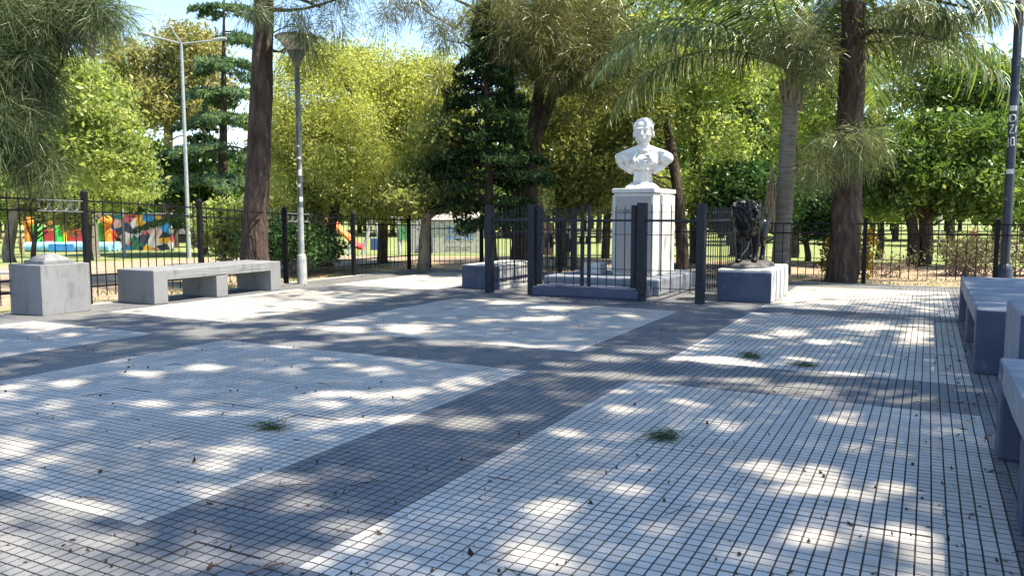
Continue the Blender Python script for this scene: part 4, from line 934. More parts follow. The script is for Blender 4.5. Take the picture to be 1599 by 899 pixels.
def palm(name, label, px, dep, crown_py, r0, L, n, stiff, leaf, mat='leaf_palm', nl=58, lean=0, spread=1.0, azs=None):
    b = base_at(px, dep); t = thing(name, label, 'palm tree', b); c = P(px+lean, crown_py, dep)-b
    mb = MB(); zz_ = np.linspace(-.1, c[2], 40); mb.tube(np.stack([c[0]*np.clip(zz_/c[2], 0, 1)**1.5, c[1]*np.clip(zz_/c[2], 0, 1)**1.5, zz_], 1), r0*(1+.18*np.exp(-zz_*1.5)-.15*zz_/c[2] + .02*(np.arange(40) % 2)), 14); mb.build('trunk', M['palm_bark'], t, True)
    mb = MB()
    for k in range(16):
        a = k*2.4; mb.tube([c + np.array([math.cos(a)*r0*.9, math.sin(a)*r0*.9, -.35 + .03*k]), c + np.array([math.cos(a)*r0*1.3, math.sin(a)*r0*1.3, .15+.03*k])], [.05, .02], 5)
    mb.build('leaf_base', M['dead_frond'], t, True)
    ms = [frond_mesh('frond', L*R.uniform(.9, 1.1), 100+k, stiff, leaf, nl, mat=mat) for k in range(5)]
    for k in range(n):
        a = k*2.399 + R.uniform(-.2, .2) if azs is None else azs[k % len(azs)] + R.uniform(-.12, .12)
        o = obj('frond', ms[k % 5], None, t, tuple(c + np.array([0, 0, .12+.02*k])))
        tilt = (k/n-.45)*1.1*spread
        o.rotation_euler = (R.uniform(-.15, .15), tilt, a); o.scale = (R.uniform(.88, 1.08),)*3
    return t, b, c
az = lambda rgt, fw: math.atan2(rgt*RIGHT[1]+fw*FWH[1], rgt*RIGHT[0]+fw*FWH[0])
dirs = [az(1, .1), az(-1, .15), az(1, -.35), az(-1, -.3), az(.8, .6), az(-.75, .55), az(.95, -.1), az(-.9, -.05), az(.4, -.9), az(-.3, .95), az(.9, .3), az(-.5, -.8), az(1, .0), az(-1, .05), az(.1, 1), az(.7, -.6)]
pt_, pb, pc = palm('palm_tree', 'feather palm with arching drooping fronds between lion and casuarina', 1222, 18.4, 150,   .20, 5.2, 24, .48, .98, nl=90, lean=14, azs=dirs)
mb = MB()
for k in range(26):
    a = R.uniform(0, 6.28); r_ = R.uniform(.0, .12)
    x0 = np.array(P(1205, 285, 18.2)-pb) + np.array([math.cos(a)*.03, math.sin(a)*.03, R.uniform(-.05, .4)])
    x1 = np.array(P(1203, 345, 18.2)-pb) + np.array([math.cos(a)*r_*1.5, math.sin(a)*r_*1.5, R.uniform(-.25, .2)])
    limb(mb, x0, x1, .012, .02, 4, 4, .03)
mb.build('dead_frond', M['dead_frond'], pt_)
palm('palm_tree', 'tall date palm with yellowing stiff fronds rising behind the left trees', 140, 42, 60, .34, 4.3, 30, .62, .5, nl=44, spread=1.5)

# ------------------------------------------------------------------ shrubs
def shrub(label, px, dep, lobes, leafm, ncl, per, ls, sig, stems=6, cat='shrub', name='shrub', bark='twig', asp=.5, thr=-.3, group=None):
    b = base_at(px, dep); t = thing(name, label, cat, b, group); C = clumps([lobe_world(l) for l in lobes], ncl, .3, thr)
    mb = MB()
    for i in R.sample(range(len(C)), min(stems, len(C))): limb(mb, (R.uniform(-.12, .12), R.uniform(-.12, .12), -.05), C[i]-b, .018, .004, 6, 5, .06)
    mb.build('stem', M[bark], t, True)
    mb = MB(); cc = np.repeat(C, per, 0); cc = cc + G.normal(size=cc.shape)*sig; cc = cc[cc[:, 2] > b[2]+.02]; leaves(mb, cc-b, ls, asp); mb.build('foliage', M[leafm], t)
    return t
shrub('dark rounded shrub between the casuarina trunk and lamp post behind the fence', 468, 20, [(455, 375, 34, 26, 20, .7), (490, 385, 20, 24, 20, .5), (430, 380, 22, 24, 20, .5)], 'leaf_dark', 130, 55, .10, .17, 14)
shrub('second dark shrub under the yellow tree in front of the slide', 520, 21, [(515, 385, 16, 18, 21, .4), (400, 372, 24, 26, 21, .5)], 'leaf_dark', 60, 50, .10, .15, 8)
shrub('light green ferny shrub left of the casuarina trunk beyond the bench', 350, 24, [(345, 365, 34, 34, 24, .8), (375, 340, 22, 26, 24, .6), (330, 345, 20, 20, 24, .5)], 'leaf_lime', 130, 55, .13, .2, 14)
shrub('rusty yellow shrub hugging the foot of the right casuarina trunk', 1296, 18.3, [(1296, 415, 9, 26, 18.3, .2), (1352, 395, 8, 40, 18.8, .2), (1303, 380, 6, 16, 18.3, .15)], 'leaf_rust', 50, 40, .08, .10, 14)
def bare_hedge(label, px0, px1, dep, py0, py1, n, leafm, ncl):
    b = base_at((px0+px1)/2, dep); t = thing('shrub', label, 'shrub', b, None); mb = MB(); tips = []
    for k in range(n):
        p = base_at(R.uniform(px0, px1), dep+R.uniform(-.4, .4)); q = P(R.uniform(px0-8, px1+8), R.uniform(py0, (py0+py1)/2), dep+R.uniform(-.5, .5))
        limb(mb, p-b, q-b, .014, .004, 6, 4, .1)
        for j in range(5):
            u = R.uniform(.35, .95); a = p + (q-p)*u; e = a + np.array([R.uniform(-.35, .35), R.uniform(-.35, .35), R.uniform(-.05, .4)])
            limb(mb, a-b, e-b, .007, .002, 3, 3, .1); tips.append(e)
    mb.build('twig', M['twig'], t)
    T = np.array(tips); cc = np.repeat(T[G.integers(0, len(T), ncl)], 9, 0); cc = cc + G.normal(size=cc.shape)*.10
    mb = MB(); leaves(mb, cc-b, .065, .5); mb.build('foliage', M[leafm], t)
bare_hedge('sparse twiggy brownish hedge behind the back fence, left of the navy lamp post', 1470, 1560, 19.6, 372, 445, 46, 'leaf_hedge', 260)
bare_hedge('twiggy brownish hedge bush right of the navy lamp post', 1580, 1640, 19.6, 372, 445, 30, 'leaf_hedge', 160)
bare_hedge('low bare shrub of dry branches between casuarina and hedge', 1360, 1410, 19.4, 395, 440, 12, 'leaf_hedge', 30)
def brush(label, px, dep, w):
    b = base_at(px, dep); t = thing('brush_pile', label, 'brushwood', b); mb = MB()
    for k in range(70):
        c = np.array([R.gauss(0, w), R.gauss(0, .35), R.uniform(0, .16)]); a = R.uniform(0, 6.28); l_ = R.uniform(.25, .7); d = np.array([math.cos(a), math.sin(a), R.uniform(-.15, .3)])*l_
        limb(mb, c-d*.5, c+d*.5, .010, .004, 3, 4, .08)
    mb.build('branch', M['twig'], t)
brush('low heap of dry branches on the earth under the twin trunk tree', 1390, 21.5, .8)

# ------------------------------------------------------------------ far wood and lawn trees
mb = MB(); mt = MB()
for a in np.linspace(-1.05, .95, 74):
    for rep in range(2):
        dist = R.uniform(78, 125); ang = a + R.uniform(-.02, .02)
        c = FWH*math.cos(ang)*dist + RIGHT*math.sin(ang)*dist; hh = R.uniform(7, 14) * (1.15 if ang > -.1 else .75)
        z0 = -.95; mt.tube([(c[0], c[1], z0), (c[0], c[1], z0+hh*.6)], [.3, .15], 5)
        n_ = 330; u = rdir(n_)*G.uniform(.45, 1, (n_, 1)); cc = np.array([c[0], c[1], z0+hh*.58]) + u*np.array([4.6, 4.6, hh*.45])
        leaves(mb, cc, 1.25, .55)
tag(mb.build('far_wood', M['leaf_mid']), 'distant belt of mixed green trees closing the park lawn', 'woodland', kind='stuff')
tag(mt.build('far_trunks', M['bark_brown']), 'distant tree trunks under the far green belt of trees', 'woodland', kind='stuff')
proto = None
for i, (px, dep, sc, lab) in enumerate([(1340, 62, 1.0, 'distant park tree seen between palm trunk and casuarina'), (1400, 70, 1.15, 'distant park tree above the lawn path'), (1490, 58, .9, 'distant park tree above the bare hedge'),
        (1600, 64, 1.1, 'distant park tree beyond the lamp post'), (1215, 66, 1.2, 'distant park tree glimpsed just beside the palm trunk'), (1140, 60, 1.05, 'distant park tree seen behind the lion'), (935, 64, 1.1, 'distant park tree seen left of the plinth'),
        (730, 68, 1.0, 'distant tree behind the kiosk'), (420, 62, 1.1, 'distant tree between casuarina trunk and lamp post'), (330, 66, .9, 'distant tree behind the cedar'), (-20, 64, 1.1, 'distant tree at the left edge past the children')]):
    b = base_at(px, dep)
    if proto is None:
        t = thing('park_tree', lab, 'tree', b, 'trees scattered over the far lawn'); mb = MB(); mb.tube([(0, 0, -.2), (.1, 0, 1.6), (0, .1, 4)], [.24, .2, .1], 8); tr_ = mb.build('trunk', M['bark_brown'], t, True)
        mb = MB(); cl = clumps([(np.array([0, 0, 4.6]), 2.6, 2.6, 1.7), (np.array([1.2, .5, 3.8]), 1.7, 1.7, 1.2), (np.array([-1.3, -.4, 4.0]), 1.7, 1.7, 1.2), (np.array([.2, 0, 6.0]), 1.6, 1.6, 1.2)], 150, .5, -.2)
        cc = np.repeat(cl, 40, 0); cc = cc + G.normal(size=cc.shape)*.5; leaves(mb, cc, .3, .5); cr_ = mb.build('crown', M['leaf_mid'], t); proto = (t, tr_, cr_)
    else:
        t = proto[0].copy(); COL.objects.link(t); t.location = tuple(b); t['label'] = lab
        for q in proto[1:]:
            c_ = q.copy(); COL.objects.link(c_); c_.parent = t
    t.scale = (sc, sc, sc); t.rotation_euler.z = i*1.3

# ------------------------------------------------------------------ playground things beyond the left fence
CAMROT = YAW
def stand(px, dep): return base_at(px, dep)
pxm = lambda p, dep: p*dep/FOC
def cthing(name, label, cat, px, dep, group=None): return thing(name, label, cat, base_at(px, dep), group, CAMROT)
# bouncy castle
D_ = 50; t = cthing('bouncy_castle', 'green, orange and blue inflatable bouncy castle on the lawn behind the little tree', 'inflatable', 104, D_)
Wd = pxm(132, D_)
mb = MB()
for yy in (0, .55, 1.1): mb.tube([(-Wd/2, yy, .30), (Wd/2, yy, .30)], .30, 12)
mb.build('mattress', M['inf_sky'], t, True)
for xx, w, hh, mt_, nm in [(-54, .26, 1.75, 'inf_green', 'column'), (-20, .26, 1.75, 'inf_green', 'column'), (43, .30, 1.85, 'inf_green', 'column'), (-11, .10, 1.5, 'inf_yellow', 'column'), (37, .10, 1.8, 'inf_yellow', 'column'), (56, .24, 1.7, 'inf_orange', 'column'), (-68, .22, 1.6, 'inf_orange', 'column')]:
    mb = MB(); x = pxm(xx, D_); mb.lathe([(w*.9, .3), (w*1.05, hh*.5), (w, hh-.1), (w*.5, hh), (0, hh)], 12, (x, .45, 0)); mb.build(nm, M[mt_], t, True)
for xx, r_, z in [(-66, .34, 1.85), (-28, .26, 1.7), (58, .36, 1.9), (-5, .22, 1.95)]:
    me = bpy.data.meshes.new('ball'); bm = bmesh.new(); bmesh.ops.create_uvsphere(bm, u_segments=14, v_segments=9, radius=r_); bm.to_mesh(me); bm.free(); obj('ball', me, M['inf_orange'], t, (pxm(xx, D_), .3, z))
mb = MB(); mb.tube([(pxm(-20, D_), .5, 1.75), (pxm(0, D_), .5, 2.1), (pxm(20, D_), .5, 2.05), (pxm(43, D_), .5, 1.8)], .17, 8); mb.build('arch', M['inf_yellow'], t, True)
obj('back_wall', rbox_mesh('back_wall', -Wd*.42, Wd*.42, 1.15, 1.45, .3, 1.35, .1, 3), M['inf_red'], t)
obj('front_skirt', rbox_mesh('front_skirt', -Wd*.2, Wd*.1, -.36, -.30, .05, .5, .02, 2), M['inf_blue'], t)
# mural wall
m, n, l, b = mat_new('mural_paint'); M['mural'] = m
tcn = n.new('ShaderNodeTexCoord'); vo = n.new('ShaderNodeTexVoronoi'); vo.inputs['Scale'].default_value = 1.9; vo.inputs['Randomness'].default_value = 1
ns = n.new('ShaderNodeTexNoise'); ns.inputs['Scale'].default_value = 1.4; ad = n.new('ShaderNodeMixRGB'); ad.blend_type = 'ADD'; ad.inputs['Fac'].default_value = .35
l.new(tcn.outputs['Object'], ns.inputs['Vector']); l.new(tcn.outputs['Object'], ad.inputs['Color1']); l.new(ns.outputs['Color'], ad.inputs['Color2']); l.new(ad.outputs['Color'], vo.inputs['Vector'])
sp2 = n.new('ShaderNodeSeparateColor'); l.new(vo.outputs['Color'], sp2.inputs[0]); cr = n.new('ShaderNodeValToRGB'); cr.color_ramp.interpolation = 'CONSTANT'
cols = [(.02, .03, .04), (.70, .36, .02), (.55, .03, .05), (.03, .22, .50), (.55, .36, .32), (.60, .58, .55), (.03, .16, .10), (.72, .40, .03), (.04, .05, .09), (.50, .10, .12), (.55, .45, .40)]
cr.color_ramp.elements[0].color = (*cols[0], 1); cr.color_ramp.elements[1].color = (*cols[-1], 1); cr.color_ramp.elements[1].position = .92
for i, c in enumerate(cols[1:-1]): e = cr.color_ramp.elements.new((i+1)/len(cols)); e.color = (*c, 1)
l.new(sp2.outputs[0], cr.inputs['Fac']); l.new(cr.outputs['Color'], b.inputs['Base Color']); b.inputs['Roughness'].default_value = .7
D_ = 52; t = cthing('mural_wall', 'low wall painted with a colourful abstract mural beyond the lawn', 'wall', 206, D_)
wm = pxm(60, D_); hm = pxm(56, D_)
obj('wall', rbox_mesh('wall', -wm, wm, 0, .25, -.1, hm, .02, 2), M['mural'], t)
obj('coping', rbox_mesh('coping', -wm-.03, wm+.03, -.03, .28, hm, hm+.07, .01, 1), M['wall_pale'], t)
t = cthing('parked_car', 'dark car parked beyond the mural wall beside the street light', 'car', 283, 57)
mb = MB(); cs = [(-1.9, .35, .35), (-1.85, .75, .3), (-1.1, .88, .0), (-.6, 1.35, 0), (.7, 1.38, 0), (1.35, .92, 0), (1.9, .8, 0), (1.95, .4, 0)]
v = [(x, y, z) for y in (-.8, .8) for x, z, q in cs]; k = len(cs); mb.add(v, np.array([(i, (i+1) % k, (i+1) % k+k, i+k) for i in range(k)])); mb.f.append(np.array([list(range(k))[::-1]])); mb.f.append(np.array([list(range(k, 2*k))]))
mb.build('body', M['cloth_dark'], t)
for x in (-1.2, 1.25):
    for y in (-.78, .78):
        mb = MB(); mb.tube([(x, y-.1, .33), (x, y+.1, .33)], .33, 16); mb.build('wheel', M['rubber'], t)
obj('window', rbox_mesh('window', -.95, .95, -.815, -.79, .92, 1.28, .02, 1), M['steel'], t)
# kiosk
D_ = 47; t = cthing('kiosk', 'grey white kiosk with blue lettering and shallow sloped roof', 'kiosk', 717, D_)
kx0, kx1, kh = pxm(-42, D_), pxm(36, D_), pxm(52, D_)
obj('body', rbox_mesh('body', kx0, kx1, 0, 2.2, -.2, kh, .02, 2), M['kiosk'], t)
mb = MB(); e = .12; hr = pxm(66, D_)
mb.add([(kx0-e, -e, kh+.003), (kx1+e, -e, kh+.003), (kx1+e, 2.3, kh+.003), (kx0-e, 2.3, kh+.003), (kx0+.5, .5, hr), (kx1-.35, .5, hr), (kx1-.35, 1.8, hr), (kx0+.5, 1.8, hr)], [(3, 2, 1, 0), (4, 5, 6, 7), (0, 1, 5, 4), (1, 2, 6, 5), (2, 3, 7, 6), (3, 0, 4, 7)])
mb.build('roof', M['kiosk_roof'], t)
text('TARIER', pxm(15, D_), 'graffiti_blue', t, (pxm(2, D_), -.02, pxm(31, D_)), (math.pi/2, 0, 0), 'lettering', .008, sx=.92)
text('BLOCNO', pxm(8.5, D_), 'graffiti_blue', t, (pxm(2, D_), -.02, pxm(21.5, D_)), (math.pi/2, 0, 0), 'lettering', .004, sx=1.3)
text('Buenos Aires  Ciudad', pxm(4.4, D_), 'graffiti_dark', t, (pxm(-1, D_), -.02, pxm(8.5, D_)), (math.pi/2, 0, 0), 'lettering', .004)
D_ = 48; t = cthing('panel_wall', 'low pale wall of upright panels beside the kiosk', 'wall', 657, D_)
for k in range(4): obj('panel', rbox_mesh('panel', pxm(-22+11*k, D_), pxm(-11.4+11*k, D_), 0, .08, -.2, pxm(52, D_), .012, 1), M['wall_pale'], t)
# slide
D_ = 42; t = cthing('slide', 'orange playground slide ending in a red lip seen through the fence', 'slide', 535, D_)
def chute(pts, w, mt_, nm, lip=.16):
    mb = MB(); pts = np.array(pts); v = []
    for x, z in pts: v += [(x, -w, z+lip), (x, -w*.9, z), (x, w*.9, z), (x, w, z+lip), (x, w, z-.06), (x, -w, z-.06)]
    f = [(i*6+a, i*6+(a+1) % 6, (i+1)*6+(a+1) % 6, (i+1)*6+a) for i in range(len(pts)-1) for a in range(6)]
    mb.add(v, f); mb.build(nm, M[mt_], t, True)
u = lambda p: pxm(p, D_)
chute([(u(-16), 1.62), (u(-12), 1.55), (u(-4), 1.25), (u(6), .95), (u(14), .68)], .34, 'slide_orange', 'chute', .26)
chute([(u(14), .68), (u(20), .48), (u(25), .38), (u(30), .36)], .34, 'slide_red', 'lip', .24)
for x in (-40, -17):
    for y in (-.4, .4):
        mb = MB(); mb.tube([(u(x), y, -.1), (u(x), y, 2.0)], .05, 8); mb.build('post', M['steel'], t, True)
obj('deck', rbox_mesh('deck', u(-40), u(-16), -.45, .45, 1.5, 1.58, .01, 1), M['steel'], t)
obj('side_panel', rbox_mesh('side_panel', u(-38), u(-18), -.47, -.43, 1.62, 1.95, .02, 1), M['slide_orange'], t)
obj('lower_panel', rbox_mesh('lower_panel', u(-38), u(-20), -.47, -.43, .25, .8, .02, 1), M['slide_orange'], t)
D_ = 44; t = cthing('play_frame', 'grey slanted play frame with blue and green panels near the slide', 'play frame', 590, D_)
u = lambda p: pxm(p, D_)
for x0, x1 in ((-26, -10), (6, -6), (34, 30)):
    mb = MB(); mb.tube([(u(x0), 0, -.1), (u(x1), .3, 2.1)], .11, 8); mb.build('leg', M['steel'], t, True)
mb = MB(); mb.tube([(u(-12), .3, 2.05), (u(44), .3, 2.0)], .07, 8); mb.build('crossbar', M['steel'], t, True)
obj('blue_panel', rbox_mesh('blue_panel', u(-12), u(2), .0, .06, .25, .9, .02, 1), M['panel_blue'], t)
obj('green_panel', rbox_mesh('green_panel', u(32), u(48), .0, .06, .8, 1.7, .02, 1), M['panel_green'], t)
mb = MB(); mb.tube([(u(24), .3, 1.98), (u(26), .1, 1.2)], .012, 4); mb.build('rope', M['cloth_dark'], t)
D_ = 36; t = cthing('utility_box', 'small white utility box on the ground below the slide', 'box', 547, D_)
obj('body', rbox_mesh('body', -.19, .19, -.15, .15, -.05, .42, .02, 2), M['white'], t); obj('lid', rbox_mesh('lid', -.21, .21, -.17, .17, .422, .46, .01, 2), M['white'], t)
t = cthing('park_bench', 'plain low bench on the grass left of the capped pedestal outside the fence', 'bench', 8, 15.5)
obj('seat', rbox_mesh('seat', -.75, .22, -.2, .2, .36, .41, .01, 1), M['steel'], t)
for x in (-.65, .17): obj('leg', rbox_mesh('leg', x-.03, x+.03, -.18, .18, -.05, .358, .005, 1), M['steel'], t)

# ------------------------------------------------------------------ people
def person(label, px, dep, H, shirt, legs, turn=0.0, stride=.10, bare=True, arm=0.3):
    t = cthing('person', label, 'person', px, dep); t.rotation_euler.z = CAMROT + turn; s = H/1.75
    def sc(p): return tuple(np.array(p)*s)
    armL = [(-.17, 0, 1.42), (-.24, .02, 1.14), (-.25, -.08, .90)]; armR = [(.17, 0, 1.42), (.25, -.02-arm*.3, 1.16), (.22, -.10-arm*.5, .95+arm*.3)]
    legL = [(-.09, 0, .92), (-.10, -stride*.6, .50), (-.10, -stride*.4, .09)]; legR = [(.09, 0, .92), (.10, stride*.3, .50), (.10, stride, .10)]
    def body(bm):
        ell(bm, sc((0, 0, 1.63)), sc((.078, .098, .115)), u=14, v=10); ell(bm, sc((0, -.09, 1.61)), sc((.016, .02, .022)), u=8, v=6); ell(bm, sc((0, -.075, 1.555)), sc((.04, .03, .03)), u=8, v=6)
        for k in (-1, 1): ell(bm, sc((k*.078, .01, 1.62)), sc((.014, .025, .035)), u=8, v=6)
        caps(bm, [sc((0, .01, 1.55)), sc((0, .01, 1.42))], [.055*s, .06*s], 10)
        caps(bm, [sc((0, 0, 1.38)), sc((0, 0, 1.12)), sc((0, 0, .95))], [.135*s, .12*s, .13*s], 10); caps(bm, [sc((-.14, 0, 1.42)), sc((.14, 0, 1.42))], [.06*s, .06*s], 10)
        for a in (armL, armR):
            caps(bm, [sc(q) for q in a], [.048*s, .040*s, .030*s], 8); h = np.array(a[2])
            ell(bm, sc(h+(0, 0, -.05)), sc((.022, .035, .045)), u=8, v=6)
            for j, ln in enumerate((.06, .075, .08, .07)): caps(bm, [sc(h+(0, -.03+.02*j, -.08)), sc(h+(0, -.035+.02*j, -.08-ln))], [.009*s, .008*s], 6)
            caps(bm, [sc(h+(0, -.035, -.04)), sc(h+(0, -.065, -.085))], [.011*s, .009*s], 6)
        for a in (legL, legR):
            caps(bm, [sc(q) for q in a], [.085*s, .056*s, .038*s], 8); f_ = a[2]; ell(bm, sc((f_[0], f_[1]-.06, .04)), sc((.042, .11, .04)), u=10, v=6)
    obj('body', remesh('body', body, .014*s+.002, 3), M['skin'], t)
    def top(bm):
        caps(bm, [sc((0, 0, 1.37)), sc((0, 0, 1.12)), sc((0, 0, .93))], [.150*s, .136*s, .148*s], 10); caps(bm, [sc((-.15, 0, 1.42)), sc((.15, 0, 1.42))], [.07*s, .07*s], 10)
        for a in (armL, armR): caps(bm, [sc(a[0]), sc((np.array(a[0])+np.array(a[1]))/2)], [.065*s, .06*s], 8)
    obj('shirt', remesh('shirt', top, .018*s, 3), M[shirt], t)
    def bot(bm):
        caps(bm, [sc((-.05, 0, .93)), sc((.05, 0, .93))], [.145*s, .145*s], 10)
        for a in (legL, legR):
            e_ = [np.array(q) for q in a]; e_ = [e_[0], e_[1], e_[1]*.35+e_[2]*.65 + np.array([0, 0, .05])] if not bare else [e_[0], e_[1]]
            caps(bm, [sc(q) for q in e_], [.105*s, .078*s, .06*s][:len(e_)], 8)
    obj('trousers', remesh('trousers', bot, .018*s, 3), M[legs], t)
    mb = MB(); ell(mb, sc((0, .025, 1.675)), sc((.087, .092, .092)), u=14, v=10); mb.build('hair', M['hair'], t, True)
    mb = MB()
    for a in (legL, legR):
        f_ = a[2]; mb.box(*(np.array([f_[0]-.046, f_[0]+.046, f_[1]-.175, f_[1]+.06, 0, .05])*s))
    mb.build('shoes', M['cloth_dark'], t)
person('child in red top and blue trousers on the lawn at the far left edge', 7, 47, 1.25, 'cloth_red', 'cloth_blue', .4, bare=False)
person('child with white cap of light and tan clothes next to the bouncy castle', 30, 47.5, 1.3, 'cloth_tan', 'cloth_tan', -.5)
person('person in dark clothes with a pink sleeve behind the monument gate', 857, 27, 1.45, 'cloth_pink', 'cloth_dark', 2.6, bare=True, arm=.8)
person('person in a pale top beside the slim reddish trunk behind the railing', 888, 27.5, 1.45, 'cloth_white', 'cloth_dark', .6, bare=False)
person('person in reddish top and dark shorts walking behind the bare hedge', 1523, 44, 1.65, 'cloth_red', 'cloth_dark', -1.3, .22)

# ------------------------------------------------------------------ grass beside the plaza and litter on it
mb = MB(); n_ = 9000
side = G.random(n_) < .45
gx = np.where(side, G.uniform(-14.8, -12.25, n_), G.uniform(-12, 6, n_)); gy = np.where(side, G.uniform(5, 20, n_), G.uniform(18.45, 21, n_))
ok = np.array([mnoise.noise(Vector((x*.8, y*.8, 3))) > -.02 for x, y in zip(gx, gy)])
B = np.stack([gx, gy, terr(gx, gy)-.01], 1)[ok]; D = unit(rdir(len(B))*.5 + np.array([0, 0, 1.])); strands(mb, B, D, .10, .3, .012)
tag(mb.build('grass', M['grass_blade']), 'short grass tufts growing outside the plaza fence', 'grass', kind='stuff')
mb = MB(); n_ = 460
px_ = G.uniform(-30, 1620, n_*3); dd = 3.2 + G.random(n_*3)**1.3*13
pp = np.array([P(a, 331.5, d) for a, d in zip(px_, dd)]); pp = pp[(pp[:, 0] < .38) & (pp[:, 0] > -11.9) & (pp[:, 1] < 17.8)][:n_]; pp[:, 2] = .006
dr_ = [np.stack([G.uniform(.10, .46, 160), G.uniform(2.5, 17, 160)], 1), np.stack([G.uniform(-12, -11.0, 120), G.uniform(7, 17, 120)], 1), np.stack([G.uniform(-8, 1.2, 160), 18.1-np.abs(G.normal(size=160))*.25], 1), np.stack([G.uniform(-6.4, -3.2, 90), 13.0-np.abs(G.normal(size=90))*.15], 1)]
dr_ = np.concatenate(dr_); pp2 = np.concatenate([pp, np.concatenate([dr_, np.full((len(dr_), 1), .007)], 1)])
leaves(mb, pp2, .034, .42, 5.0, 0)
for k in range(95):
    c = np.array(pp[R.randrange(len(pp))]); c[:2] += G.normal(size=2)*.4; r_ = R.uniform(.005, .0095); mb.lathe([(0, 0), (r_*.8, r_*.3), (r_, r_), (r_*.7, r_*1.8), (0, r_*2)], 6, (c[0], c[1], .001))
for k in range(60):
    c = np.array(pp[R.randrange(len(pp))]); c[:2] += G.normal(size=2)*.4; a = R.uniform(0, 6.28); l_ = R.uniform(.05, .24); d = np.array([math.cos(a), math.sin(a), 0])*l_
    mb.tube([(c[0], c[1], .006), tuple(c+d*.5+np.array([R.uniform(-.02, .02), R.uniform(-.02, .02), .006])), tuple(c+d+np.array([0, 0, .002]))], .0022, 4)
tag(mb.build('leaf_litter', M['litter']), 'scattered dry leaves, seed cones and twigs lying on the plaza tiles', 'leaf litter', kind='stuff')
for (px, py, n_, w, lab) in [(430, 670, 90, .12, 'green casuarina sprig fallen on the pale left panel with a trailing stem'), (1043, 683, 110, .13, 'green casuarina sprig fallen in the middle of the near right pale panel'),
                         (1178, 559, 110, .15, 'green casuarina sprig fallen on the sunlit edge of the middle right panel'), (1262, 572, 60, .13, 'small flat casuarina sprig fallen at the front edge of the middle right panel')]:
    g_ = GP(px, py); n_ = int(n_*1.6); w *= 1.15; t = thing('fallen_sprig', lab, 'sprig', (g_[0], g_[1], 0), 'fallen casuarina sprigs'); a0 = R.uniform(0, 6.28); ax = np.array([math.cos(a0), math.sin(a0), 0])
    B = ax*G.uniform(-.5, .5, (n_, 1))*w + np.array([0, 0, .012]) + G.normal(size=(n_, 3))*np.array([.035, .035, .018]); B[:, 2] = np.abs(B[:, 2]) + .006
    D = unit(ax*.8 + rdir(n_)*np.array([.8, .8, .35])); D[:, 2] = np.abs(D[:, 2])*.7; mb = MB(); strands(mb, B, D, .15, .22, .0032); mb.build('needles', M['sprig'], t)
    mb = MB(); limb(mb, -ax*w*.6+np.array([0, 0, .012]), ax*w*1.5+np.array([.05, 0, .006]), .003, .0015, 6, 5, .05); mb.build('stem', M['bark_brown'], t)
g_ = GP(412, 888); t = thing('fallen_twig', 'short pale dry twig lying on the dark band near the lower edge', 'twig', (g_[0], g_[1], 0))
mb = MB(); mb.tube([(-.03, -.07, .006), (0, 0, .009), (.015, .05, .006), (.035, .085, .006)], .0045, 5); mb.tube([(0, 0, .009), (.04, .02, .006)], .003, 4); mb.build('stem', M['twig'], t)

# ------------------------------------------------------------------ trees over the plaza whose crowns throw the dappled shade
LIT = [(90, 865, 230, 80), (300, 476, 200, 20), (60, 490, 130, 14), (110, 478, 170, 24), (300, 487, 140, 16), (60, 506, 80, 9), (330, 517, 80, 7), (300, 450, 170, 22), (560, 432, 160, 15), (645, 445, 90, 9), (420, 501, 70, 5), (470, 536, 60, 7), (520, 516, 75, 9), (640, 511, 60, 7), (590, 526, 40, 5),
       (700, 536, 80, 7), (820, 541, 50, 5), (760, 500, 25, 3), (840, 497, 45, 4), (985, 492, 14, 4), (1030, 545, 100, 10), (960, 560, 70, 7), (1110, 560, 90, 8), (1210, 566, 100, 8), (1350, 585, 130, 9), (1440, 582, 70, 9), (880, 566, 45, 6),
       (930, 584, 90, 6), (1030, 591, 90, 6), (1260, 606, 130, 9), (1420, 618, 70, 13), (1150, 592, 60, 6), (1430, 520, 34, 14), (1350, 510, 60, 7), (1230, 520, 44, 5), (1290, 535, 40, 5), (1340, 455, 150, 14), (1250, 461, 50, 13),
       (10, 620, 40, 8), (20, 604, 30, 6), (100, 597, 24, 5), (320, 572, 38, 6), (220, 583, 24, 4), (230, 628, 28, 5), (365, 704, 52, 11), (320, 727, 42, 9), (310, 766, 28, 9), (120, 792, 75, 14), (20, 700, 30, 16), (20, 736, 28, 16),
       (505, 630, 42, 7), (560, 616, 62, 9), (620, 612, 40, 9), (640, 651, 32, 7), (545, 656, 32, 5), (590, 577, 32, 5), (700, 600, 27, 5), (740, 598, 27, 5), (540, 570, 32, 5), (60, 850, 150, 46), (200, 842, 45, 26), (20, 800, 45, 22),
       (440, 746, 33, 11), (475, 787, 38, 9), (545, 822, 44, 13), (700, 641, 32, 7), (740, 656, 42, 7), (800, 651, 42, 6), (450, 868, 60, 22), (560, 850, 40, 14), (885, 677, 33, 9), (870, 786, 42, 9), (920, 786, 27, 7), (955, 858, 38, 16),
       (810, 841, 38, 13), (845, 870, 62, 18), (990, 766, 32, 9), (1110, 800, 20, 9), (1190, 726, 48, 9), (1225, 743, 42, 9), (1245, 766, 54, 9), (1300, 736, 32, 7), (1330, 700, 27, 6), (985, 610, 27, 5), (1070, 626, 32, 5), (1140, 666, 18, 5),
       (1210, 650, 22, 5), (1440, 673, 52, 5), (1440, 850, 28, 42), (1400, 831, 32, 20), (1390, 762, 32, 9), (1280, 832, 34, 13), (1180, 806, 22, 8), (600, 882, 44, 12), (1050, 462, 60, 10), (1150, 478, 60, 4), (980, 440, 80, 16), (800, 470, 60, 5), (870, 480, 50, 3), (1180, 430, 60, 20)]
holes = []
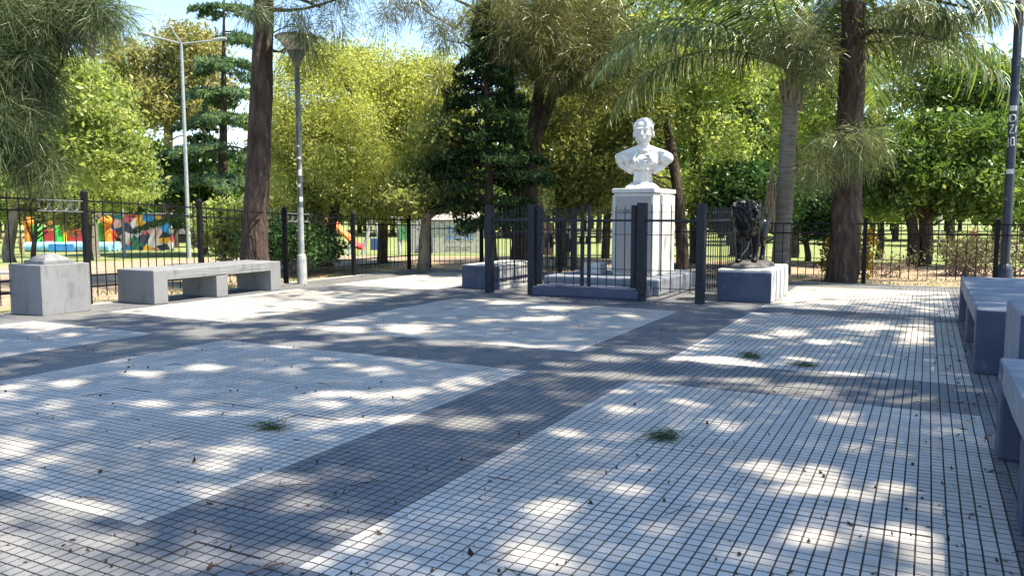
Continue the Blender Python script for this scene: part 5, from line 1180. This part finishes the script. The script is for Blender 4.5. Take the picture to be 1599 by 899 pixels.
for cx_, cy_, rx_, ry_ in LIT:
    c = GP(cx_, cy_); ex = GP(cx_+rx_, cy_)-c; ey = (GP(cx_, cy_-ry_)-GP(cx_, cy_+ry_))/2
    holes.append((c[:2], np.linalg.inv(np.stack([ex[:2], ey[:2]], 1))))
for hx_, hy_, ra, rb_ in [(-5.9, 14.8, 2.0, 1.7), (-3.4, 14.2, .9, 1.0), (-7.6, 2.6, 1.5, 1.3), (-6.4, 1.6, 1.6, 1.0)]:
    holes.append((np.array([hx_, hy_]), np.diag([1/ra, 1/rb_])))
SH = np.array([SUN_DIR.x/SUN_DIR.z, SUN_DIR.y/SUN_DIR.z])
def shade_points(n, x0, x1, y0, y1):
    g2 = np.stack([G.uniform(x0, x1, n), G.uniform(y0, y1, n)], 1); keep = np.ones(n, bool)
    jit = np.array([mnoise.noise(Vector((a*2.6, b_*2.6, 1.5)))+.6*mnoise.noise(Vector((a*6, b_*6, 4))) for a, b_ in g2]); thr_ = G.uniform(.45, 1.45, n)
    for c, A in holes:
        q = (g2-c)@A.T; rr_ = np.sqrt((q**2).sum(1))*(1+.6*jit); keep &= rr_ > thr_
    keep &= ~((g2[:, 0] < -8.3) & (g2[:, 1] > 7.9) & (G.random(n) > .30)); keep &= ~((g2[:, 1] > 13.2) & (G.random(n) > .45))
    keep &= G.random(n) < np.clip(.92 + .75*jit, .30, 1.0)
    return g2[keep]
hosts = [('shade_tree', 'broad tree outside the frame whose leaves shade the near right tiles', (6.6, 2.6), 12.2),
         ('shade_tree', 'broad tree outside the frame whose leaves shade the middle tiles and right benches', (6.2, 9.6), 13.0),
         ('shade_tree', 'broad tree outside the frame behind the viewer shading the lower left tiles', (-2.6, -3.2), 12.4)]
g2 = shade_points(146000, -10.8, 2.4, -.5, 16.8)
z_ = 12.2 + 1.3*np.array([mnoise.noise(Vector((a*.25, b_*.25, 7))) for a, b_ in g2]) + G.uniform(-.35, .35, len(g2)) + np.clip((g2[:, 1]-8)/8, 0, 1)*1.6
CP = np.stack([g2[:, 0]+SH[0]*z_, g2[:, 1]+SH[1]*z_, z_], 1)
own = np.argmin(np.stack([np.hypot(CP[:, 0]-h[2][0], CP[:, 1]-h[2][1]) for h in hosts], 1), 1)
for k, (nm, lab, (hx, hy), hz_) in enumerate(hosts):
    t = thing(nm, lab, 'tree', (hx, hy, -.05)); b0 = np.array([hx, hy, -.05]); c = CP[own == k]
    mb = MB(); mb.tube([(0, 0, -.1), (.05, .1, 2), (0, 0, 6), (-.1, .1, hz_-1.2)], [.40, .32, .28, .14], 12, rough=.1); mb.build('trunk', M['bark_brown'], t, True)
    mb = MB(); top = np.array([-.05, .05, hz_-3.0])
    for i in R.sample(range(len(c)), min(26, len(c))): limb(mb, top+np.array([0, 0, R.uniform(0, 1.0)]), c[i]-b0+np.array([0, 0, .25]), .07, .008, 9, 5, .03, .05)
    mb.build('bough', M['bark_brown'], t, True)
    mb = MB(); leaves(mb, c-b0, .16, .6, 1.2, .1); mb.build('crown', M['leaf_dark'], t)
print('TRIS', sum(sum(len(p.vertices)-2 for p in me.polygons) if len(me.polygons) < 2000 else len(me.polygons)*2 for me in bpy.data.meshes))
